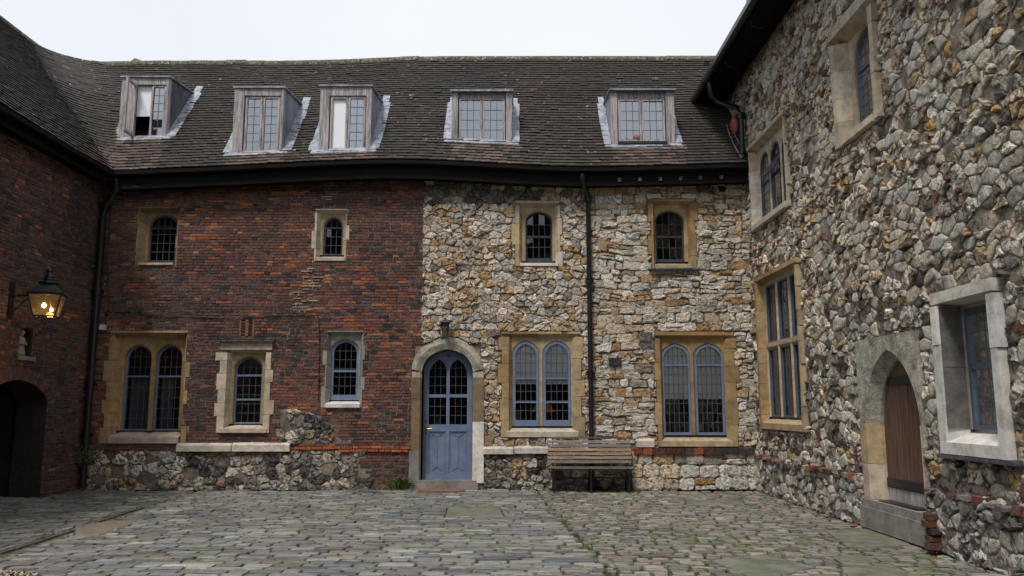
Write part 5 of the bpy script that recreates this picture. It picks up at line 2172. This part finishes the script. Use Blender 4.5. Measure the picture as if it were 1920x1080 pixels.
# ---- rainwater pipes
def pipe(label, pts, r, joints, y_wall, group=None):
    p = tag(empty('downpipe', pts[-1]), label, 'drainpipe')
    m = MB()
    m.tube(pts, r, 10)
    m.build('pipe', M_IRON, p, org=pts[-1], po=pts[-1])
    for q in joints:
        m = MB()
        m.tube([(q[0], q[1], q[2] - .05), (q[0], q[1], q[2] + .05)], r * 1.35, 10)
        m.tube([(q[0], q[1], q[2] + .035), (q[0], q[1], q[2] + .055)], r * 1.7, 10)
        for s in (-1, 1):
            m.box(q[0] + s * r * 1.2 - .02, q[0] + s * r * 1.2 + .03 * s, q[1] - .01, q[1] + .06, q[2] - .025, q[2] + .025)
        m.build('collar', M_IRON, p, org=q, po=pts[-1])
    return p


px = mw(1105, 600)[0]
yp = D - .1
pipe('black iron downpipe down the middle of the rubble wall, ending behind the bench',
     [(px - .13, EY - .0, ze(px) - .12), (px - .13, EY, ze(px) - .26), (px - .1, EY + .08, ze(px) - .34), (px - .02, yp - .05, ze(px) - .46), (px, yp, ze(px) - .58), (px, yp, 3.0), (px, yp, .06)],
     .047, [(px, yp, mw(1105, v)[1]) for v in (375, 528, 702)] + [(px, yp, .1)], D)
cxp, cyp = XL + .12, D - .16
pipe('black iron downpipe in the dark corner where the two brick walls meet',
     [(EX + .1, EY + .02, ZE0 - .12), (EX + .08, EY + .06, ZE0 - .3), (cxp + .05, cyp - .05, ZE0 - .6), (cxp, cyp, ZE0 - .8), (cxp, cyp, 3), (cxp, cyp, .04)],
     .06, [(cxp, cyp, mw(170, v)[1]) for v in (390, 550, 720, 815)], D)
a = (XR - .12, EY + .12, ze(4) + .12)
g0 = (EXR - .02, EY + .35, ZRE - .02)
pipe('black pipe bending from the high eaves to the lower gutter beside the alarm bell',
     [g0, (g0[0] + .01, g0[1], ZRE - .3), (g0[0] + .12, g0[1] - .04, ZRE - .42), (XR - .16, EY + .16, ZRE - .62), (XR - .12, EY + .12, ZRE - .78), a],
     .055, [(a[0], a[1], a[2] + .9), (a[0], a[1], a[2] + .1)], D)

# ---- big lantern on the left wing
ly = lw(20, 555)[0]
lx = -877 / 1500 * (ly * 1.03)
lx = -7.43
_, lzb = on_y(83, 596, ly)
_, lzt = on_y(83, 505, ly)
lan = tag(empty('wall_lantern', (lx, ly, lzb)), 'large black glazed lantern, lit, on an arm from the dark brick wing', 'lantern')
lo = (lx, ly, lzb)
s_ = (lzt - lzb) / .78
rw_, rb_ = .235 * s_, .155 * s_
H = .36 * s_
r2 = math.sqrt(2)
m = MB()
for k in range(4):
    a1 = math.pi / 4 + k * math.pi / 2 + .35
    m.tube([(lx + rb_ * r2 * math.cos(a1) * .98, ly + rb_ * r2 * math.sin(a1) * .98, lzb + .02), (lx + rw_ * r2 * math.cos(a1) * .98, ly + rw_ * r2 * math.sin(a1) * .98, lzb + H)], .012, 6)
    a2 = a1 + math.pi / 2
    for rr_, zz_ in ((rb_, lzb + .02), (rw_, lzb + H)):
        m.tube([(lx + rr_ * r2 * math.cos(a1), ly + rr_ * r2 * math.sin(a1), zz_), (lx + rr_ * r2 * math.cos(a2), ly + rr_ * r2 * math.sin(a2), zz_)], .012, 6)
m.build('frame', M_IRON, lan, org=lo, po=lo)
for k in range(4):
    a1 = math.pi / 4 + k * math.pi / 2 + .35
    a2 = a1 + math.pi / 2
    m = MB()
    m.quad(*[(lx + q * r2 * .97 * math.cos(a), ly + q * r2 * .97 * math.sin(a), z) for q, a, z in ((rb_, a1, lzb + .02), (rb_, a2, lzb + .02), (rw_, a2, lzb + H), (rw_, a1, lzb + H))])
    m.build('pane', M_LGLASS, lan, org=(lx, ly, lzb + H / 2), po=lo)
m = MB()
m.lathe([(rw_ * 1.5, H), (rw_ * 1.53, H + .02), (rw_ * 1.2, H + .07), (rw_ * .75, H + .15), (rw_ * .5, H + .185)], lx, ly, lzb, n=4, rot=math.pi / 4 + .35, smooth=False)
m.build('roof', M_IRON, lan, org=lo, po=lo)
m = MB()
zq = H + .185
k = s_
m.lathe([(.14 * k, zq), (.15 * k, zq + .015), (.14 * k, zq + .03), (.07 * k, zq + .04), (.07 * k, zq + .06), (.085 * k, zq + .07), (.065 * k, zq + .085), (.065 * k, zq + .105), (.08 * k, zq + .115), (.05 * k, zq + .13),
         (.04 * k, zq + .17), (.025 * k, zq + .18), (.05 * k, zq + .205), (.05 * k, zq + .225), (.02 * k, zq + .25), (.001, zq + .255)], lx, ly, lzb, n=12)
m.build('finial', M_IRON, lan, org=lo, po=lo)
for (dx, dy, dz, r) in ((-.02, -.04, .19, .034), (.1, -.03, .12, .026)):
    m = MB()
    m.lathe([(.001, -r), (r * .7, -r * .7), (r, 0), (r * .8, r * .7), (r * .35, r * 1.3), (.001, r * 1.35)], lx + dx, ly + dy, lzb + dz, n=10)
    b_ = m.build('bulb', M_BULB, lan, org=lo, po=lo)
    m = MB()
    m.tube([(lx + dx, ly + dy, lzb + dz + r), (lx + dx * .5, ly + dy * .5, lzb + H)], .01, 6)
    m.build('lamp_stem', M_BRASS, lan, org=lo, po=lo)
m = MB()
m.tube([(XL + .02, ly, lzb + H - .01), (lx - rw_ * .8, ly, lzb + H + .01)], .018, 7)
m.tube([(XL + .02, ly, lzb + H - .3), (XL + .2, ly, lzb + H - .12), (lx - rw_ - .02, ly, lzb + H)], .011, 6)
m.box(XL - .01, XL + .03, ly - .06, ly + .06, lzb + H - .38, lzb + H + .2)
m.build('bracket', M_IRON, lan, org=lo, po=lo)

ll = bpy.data.objects.new('lantern_light', bpy.data.lights.new('lantern_light', 'POINT'))
C.objects.link(ll)
ll.parent = lan
ll.location = (.0, -.02, .17)
ll.data.energy = 2.2
ll.data.color = (1, .55, .2)
ll.data.shadow_soft_size = .05

# ---- small lantern over the blue door
dl = tag(empty('wall_lantern', (0, D - .17, 0)), 'small black lantern, unlit, above the blue door', 'lantern')
dxc, dzb = mw(836, 629)
_, dzt = mw(836, 597)
dlo = (dxc, D - .17, dzb)
dl.location = dlo
k = (dzt - dzb)
m = MB()
for q in range(4):
    a1 = math.pi / 4 + q * math.pi / 2
    m.tube([(dxc + .055 * math.cos(a1), D - .17 + .055 * math.sin(a1), dzb), (dxc + .1 * math.cos(a1), D - .17 + .1 * math.sin(a1), dzb + k * .68)], .008, 5)
    a2 = a1 + math.pi / 2
    m.tube([(dxc + .055 * math.cos(a1), D - .17 + .055 * math.sin(a1), dzb), (dxc + .055 * math.cos(a2), D - .17 + .055 * math.sin(a2), dzb)], .009, 5)
m.build('frame', M_IRON, dl, org=dlo, po=dlo)
m = MB()
m.lathe([(.125, k * .66), (.13, k * .7), (.085, k * .82), (.045, k * .86), (.02, k * .92), (.02, k * .97), (.001, k)], dxc, D - .17, dzb, n=4, rot=math.pi / 4, smooth=False)
m.build('roof', M_IRON, dl, org=dlo, po=dlo)
for q in range(4):
    a1 = math.pi / 4 + q * math.pi / 2
    a2 = a1 + math.pi / 2
    m = MB()
    m.quad(*[(dxc + r * math.cos(a), D - .17 + r * math.sin(a), z) for r, a, z in ((.053, a1, dzb), (.053, a2, dzb), (.098, a2, dzb + k * .68), (.098, a1, dzb + k * .68))])
    m.build('pane', M_LGLASS, dl, org=(dxc, D - .17, dzb + .1), po=dlo)
m = MB()
m.lathe([(.012, .02), (.022, .06), (.02, .14), (.001, .16)], dxc, D - .17, dzb, n=8)
m.build('bulb', M_PALE, dl, org=dlo, po=dlo)
m = MB()
m.tube([(dxc, D - .02, dzb + k * .55), (dxc, D - .1, dzb + k * .6)], .012, 6)
m.box(dxc - .04, dxc + .04, D - .05, D - .01, dzb + k * .3, dzb + k * .75)
m.build('bracket', M_IRON, dl, org=dlo, po=dlo)

# ---- alarm bell, floodlight, camera, plaque
ay, az = rw(1378, 236)
ay = -ay
bx = on_y(1378, 236, EY + .7)
bell = tag(empty('alarm_bell', (XR - .05, EY + .75, bx[1])), 'faded red round alarm bell under the eaves in the roof corner', 'alarm bell')
bo2 = (XR - .05, EY + .75, bx[1])
m = MB()
m.lathe([(.001, .1), (.09, .095), (.17, .06), (.19, .03), (.19, 0), (.1, -.02)], 0, 0, n=16)
m.v = [(bo2[0] - z, bo2[1] - y * .95, bo2[2] + x * 1.15) for x, y, z in m.v]
m.build('dome', M_RED, bell, org=bo2, po=bo2)
m = MB()
m.lathe([(.02, .112), (.018, .118), (.001, .12)], 0, 0, n=8)
m.v = [(bo2[0] - z, bo2[1] - y, bo2[2] + x) for x, y, z in m.v]
m.build('centre_bolt', M_IRON, bell, org=bo2, po=bo2)
fx, fz = mw(1350, 357)
fl = tag(empty('floodlight', (fx, D - .1, fz)), 'small black floodlight under the eaves, near the right corner', 'floodlight')
fo = (fx, D - .1, fz)
m = MB()
m.add([(fx - .07, D - .17, fz - .05), (fx + .07, D - .17, fz - .05), (fx + .07, D - .1, fz + .06), (fx - .07, D - .1, fz + .06),
       (fx - .05, D - .1, fz - .06), (fx + .05, D - .1, fz - .06), (fx + .05, D - .05, fz + .02), (fx - .05, D - .05, fz + .02)],
      [(0, 1, 2, 3), (4, 7, 6, 5), (0, 4, 5, 1), (1, 5, 6, 2), (2, 6, 7, 3), (3, 7, 4, 0)])
m.build('housing', M_IRON, fl, org=fo, po=fo)
m = MB()
m.box(fx - .055, fx + .055, D - .155, D - .13, fz + .06, fz + .07)
m.build('visor', M_PALE, fl, org=fo, po=fo)
m = MB()
m.tube([(fx, D - .06, fz), (fx, D, fz + .02)], .012, 6)
m.build('bracket', M_IRON, fl, org=fo, po=fo)
kx, kz = mw(198, 615)
cm = tag(empty('security_light', (kx, D - .1, kz)), 'little grey lamp box at the top left corner of the wide ochre window', 'light')
ko = (kx, D - .1, kz)
m = MB()
m.add([(kx - .05, D - .16, kz - .04), (kx + .05, D - .16, kz - .05), (kx + .05, D - .12, kz + .05), (kx - .05, D - .12, kz + .06),
       (kx - .05, D - .05, kz - .04), (kx + .05, D - .05, kz - .05), (kx + .05, D - .05, kz + .05), (kx - .05, D - .05, kz + .05)],
      [(0, 1, 2, 3), (4, 7, 6, 5), (0, 4, 5, 1), (1, 5, 6, 2), (2, 6, 7, 3), (3, 7, 4, 0)])
m.build('housing', M_PALE, cm, org=ko, po=ko)
m = MB()
m.tube([(kx, D - .06, kz), (kx, D, kz - .02)], .014, 6)
m.build('bracket', M_IRON, cm, org=ko, po=ko)
p0, p1, p2, p3 = L4(1141, 1164, 671, 686)
m = MB()
m.box(p0, p1, D - .07, D, p2, p3, (.05, .055, .06, .8), .003)
tag(m.build('plaque', M_STONE, org=(p0, D - .07, p2)), 'small dark slate plaque set in the rubble right of the downpipe', 'plaque')

# ---- doormat
ma, mb_ = gr(790, 917), gr(868, 925)
m = MB()
x0, x1 = ma[0], mb_[0]
m.box(x0, x1, D - .62, D - .18, .005, .035, j=.004)
for i in range(40):
    xx = x0 + (x1 - x0) * i / 39
    m.box(xx - .006, xx + .006, D - .635, D - .62, .006, .03, j=.003)
tag(m.build('doormat', M_MAT, org=(x0, D - .4, 0)), 'reddish brown coir mat on the setts before the blue door', 'doormat')
m = MB()
s_c = (ds0 + ds1) / 2
m.box(XR - .06, XR + .1, -ds1 + .08, -ds0 - .1, STEP - .002, STEP + .014, j=.003)
tag(m.build('doormat', M_IRON, org=(XR, -s_c, STEP)), 'thin dark mat on the step of the pointed plank door', 'doormat')

# ---- cables on the brick
CB = [([(206, 590), (203, 480), (210, 372), (226, 366), (420, 357), (640, 357), (780, 356), (792, 348)], 'thin black cable running along the top of the brick wall', .008),
      ([(199, 612), (200, 585), (400, 596), (560, 590), (598, 592), (600, 640), (598, 752)], 'thin black cable crossing the brick above the ground-floor windows', .007)]
for pts, lab, r in CB:
    m = MB()
    pp = []
    for p, q in zip(pts, pts[1:]):
        n = max(1, int(math.dist(p, q) / 25))
        pp += [(p[0] + (q[0] - p[0]) * i / n, p[1] + (q[1] - p[1]) * i / n) for i in range(n)]
    pp.append(pts[-1])
    w3 = [(mw(*p)[0], D - .035, mw(*p)[1] + .01 * noise.noise((p[0] * .05, p[1] * .05, 1))) for p in pp]
    m.tube(w3, r, 5)
    tag(m.build('cable', M_IRON, org=w3[0]), lab, 'cable')
# stepped lead fillet where the tiles meet the right wing
m = MB()
pts = [hit_roof(u, v) for u, v in ((1361, 240), (1368, 262), (1378, 284), (1389, 303))]
pt2 = [hit_roof(u, v) for u, v in ((1371, 244), (1378, 262), (1387, 280), (1396, 296))]
up = lambda p: (p[0], p[1] - D - .05, p[2] + .06)
m.tube([up(p) for p in pts], .014, 5)
m.tube([up(p) for p in pt2], .014, 5)
for i in range(9):
    t = i / 8 * 3
    k0 = min(2, int(t))
    f = t - k0
    L = lambda A: tuple(A[k0][c] + (A[k0 + 1][c] - A[k0][c]) * f for c in range(3))
    m.tube([up(L(pts)), up(L(pt2))], .009, 5)
m.build('stepped_fillet', M_CONC, BM, org=up(pts[0]))

# ---- lamp glowing inside behind the twin blue sashes
lx0, lz0 = on_y(1018, 768, D + 1.3)
tl = tag(empty('table_lamp', (lx0, D + 1.3, lz0 - .35)), 'lit lamp with a yellow shade inside the window beside the blue door', 'lamp')
tlo = (lx0, D + 1.3, lz0 - .35)
m = MB()
m.lathe([(.25, .3), (.11, .5)], lx0, D + 1.3, lz0 - .35, n=16)
m.build('lamp_shade', M_SHADE, tl, org=tlo, po=tlo)
m = MB()
m.lathe([(.09, 0), (.09, .02), (.02, .04), (.035, .15), (.015, .28)], lx0, D + 1.3, lz0 - .35, n=10)
m.build('lamp_base', M_BRASS, tl, org=tlo, po=tlo)
pl = bpy.data.objects.new('lamp_light', bpy.data.lights.new('lamp_light', 'POINT'))
C.objects.link(pl)
pl.parent = tl
pl.location = (0, 0, .4)
pl.data.energy = 14
pl.data.color = (1, .6, .2)
pl.data.shadow_soft_size = .08
m = MB()
m.box(lx0 - .9, lx0 + .9, D + 1.0, D + 1.6, lz0 - .4, lz0 - .352)
for sx in (-.85, .85):
    for sy in (1.05, 1.55):
        m.box(lx0 + sx - .03, lx0 + sx + .03, D + sy - .03, D + sy + .03, .1, lz0 - .4)
tag(m.build('table', M_PLANK, org=(lx0, D + 1.3, .1)), 'dark wooden table under the lit lamp, inside the window', 'table')


# ---- weeds and leaves
def tuft(name, label, cat, loc, n, h, spread, cols, wide=.012, group=None, blade=True):
    m = MB()
    for _ in range(n):
        a = R.uniform(0, 2 * math.pi)
        L = h * R.uniform(.5, 1.1)
        lean = R.uniform(.1, 1) * spread
        bx, by = R.gauss(0, spread * .25), R.gauss(0, spread * .15)
        w = wide * R.uniform(.7, 1.4)
        px_, py_ = -math.sin(a) * w, math.cos(a) * w
        tipx, tipy = bx + math.cos(a) * lean, by + math.sin(a) * lean * .6
        mx, my, mz = (bx * .4 + tipx * .6), (by * .4 + tipy * .6), L * .75
        c = jit(R.choice(cols), .25, .6)
        if blade:
            m.add([(bx - px_ * .6, by - py_ * .6, 0), (bx + px_ * .6, by + py_ * .6, 0), (mx + px_, my + py_, mz), (mx - px_, my - py_, mz), (tipx, tipy, L * R.uniform(.7, 1))],
                  [(0, 1, 2, 3), (3, 2, 4)], c)
        else:
            for q in range(3):
                f = R.uniform(.3, 1)
                X, Y, Z = bx + (tipx - bx) * f + R.gauss(0, .01), by + (tipy - by) * f, L * f
                r = wide * R.uniform(.8, 1.6)
                t = R.uniform(0, 6.3)
                m.add([(X + r * math.cos(t), Y + r * .4 * math.sin(t), Z), (X - r * .5 * math.sin(t), Y + r * .3, Z + r * .6), (X - r * math.cos(t), Y - r * .4 * math.sin(t), Z + r * .5), (X + r * .5 * math.sin(t), Y - r * .3, Z - r * .5)],
                      [(0, 1, 2, 3)], c)
    m.v = [(x + loc[0], min(y + loc[1], max(loc[1], D - .02)), z + loc[2]) for x, y, z in m.v]
    return tag(m.build(name, M_LEAF, org=loc), label, cat, group)


GR = [(.07, .13, .025), (.1, .17, .035), (.05, .09, .02), (.14, .2, .05)]
x, _ = mw(748, 915)
tuft('weed', 'grassy green weed at the wall foot just left of the blue door', 'weed', (x + .02, D - .16, 0), 120, .27, .26, GR, .011)
x, _ = mw(722, 915)
tuft('weed', 'smaller leafy weed beside the grass left of the blue door', 'weed', (x, D - .16, 0), 22, .12, .12, GR, .014, blade=False)
x, _ = mw(194, 910)
tuft('weed', 'small weed at the plinth foot under the wide ochre window', 'weed', (x, D - .16, 0), 26, .15, .1, GR, .018, blade=False)
x, _ = mw(309, 915)
tuft('weed', 'small weed at the plinth foot between the two left windows', 'weed', (x, D - .16, 0), 26, .13, .11, GR, .018, blade=False)
x, _ = mw(992, 910)
tuft('weed', 'tiny weed at the flint plinth foot left of the bench', 'weed', (x, D - .16, 0), 14, .09, .07, GR, .014, blade=False)
x, y = gr(96, 938)
tuft('weed', 'tiny weed on the paving by the dark passage', 'weed', (x, y, 0), 14, .08, .08, GR, .014, blade=False)
x, y = gr(1390, 938)
tuft('weed', 'low green weed on the paving by the right corner', 'weed', (x, y, 0), 20, .05, .16, GR, .014, blade=False)
x, z = mw(163, 866)
tuft('wall_fern', 'leafy fern sprouting around the corner downpipe', 'fern', (XL + .2, D - .22, z - .12), 130, .4, .3, [(.05, .085, .02), (.07, .11, .02), (.035, .06, .015)], .022, blade=False)
leaf0 = None
LEAFL = ['brown leaf in the middle of the small heap left of the stone step', 'brown leaf at the back of the small heap left of the stone step', 'brown leaf at the left end of the small heap near the stone step',
         'brown leaf at the right end of the small heap near the stone step', 'single brown leaf against the left foot of the stone step', 'brown leaf right of the stone step, at the broken bricks',
         'brown leaf in front of the right end of the stone step', 'left of two brown leaves under the ochre window by the corner', 'right of two brown leaves under the ochre window by the corner',
         'brown leaf at the brick wall foot left of the weeds by the blue door', 'lone brown leaf near the corner between the rubble walls']
spots = [(1532, 962), (1540, 958), (1524, 955), (1548, 966), (1600, 985), (1752, 1036), (1738, 1033), (1342, 928), (1350, 931), (700, 924), (1475, 946)]
for i, (u, v) in enumerate(spots):
    x, y = gr(u, v)
    m = MB()
    L = R.uniform(.05, .085)
    c = jit(R.choice([(.42, .14, .05), (.36, .16, .07), (.3, .1, .05)]), .2, .5)
    m.add([(-L, 0, .006), (-L * .3, L * .45, .022), (L * .5, L * .35, .012), (L, 0, .03), (L * .4, -L * .4, .008), (-L * .4, -L * .4, .016), (0, 0, .012)],
          [(0, 6, 1), (1, 6, 2), (2, 6, 3), (3, 6, 4), (4, 6, 5), (5, 6, 0)], c)
    o = m.build('fallen_leaf', M_LEAF)
    o.location = (x, y, gz(x, y) + .02)
    o.rotation_euler = (R.uniform(-.3, .3), R.uniform(-.3, .3), R.uniform(0, 6))
    tag(o, LEAFL[i], 'leaf', 'fallen leaves on the paving')
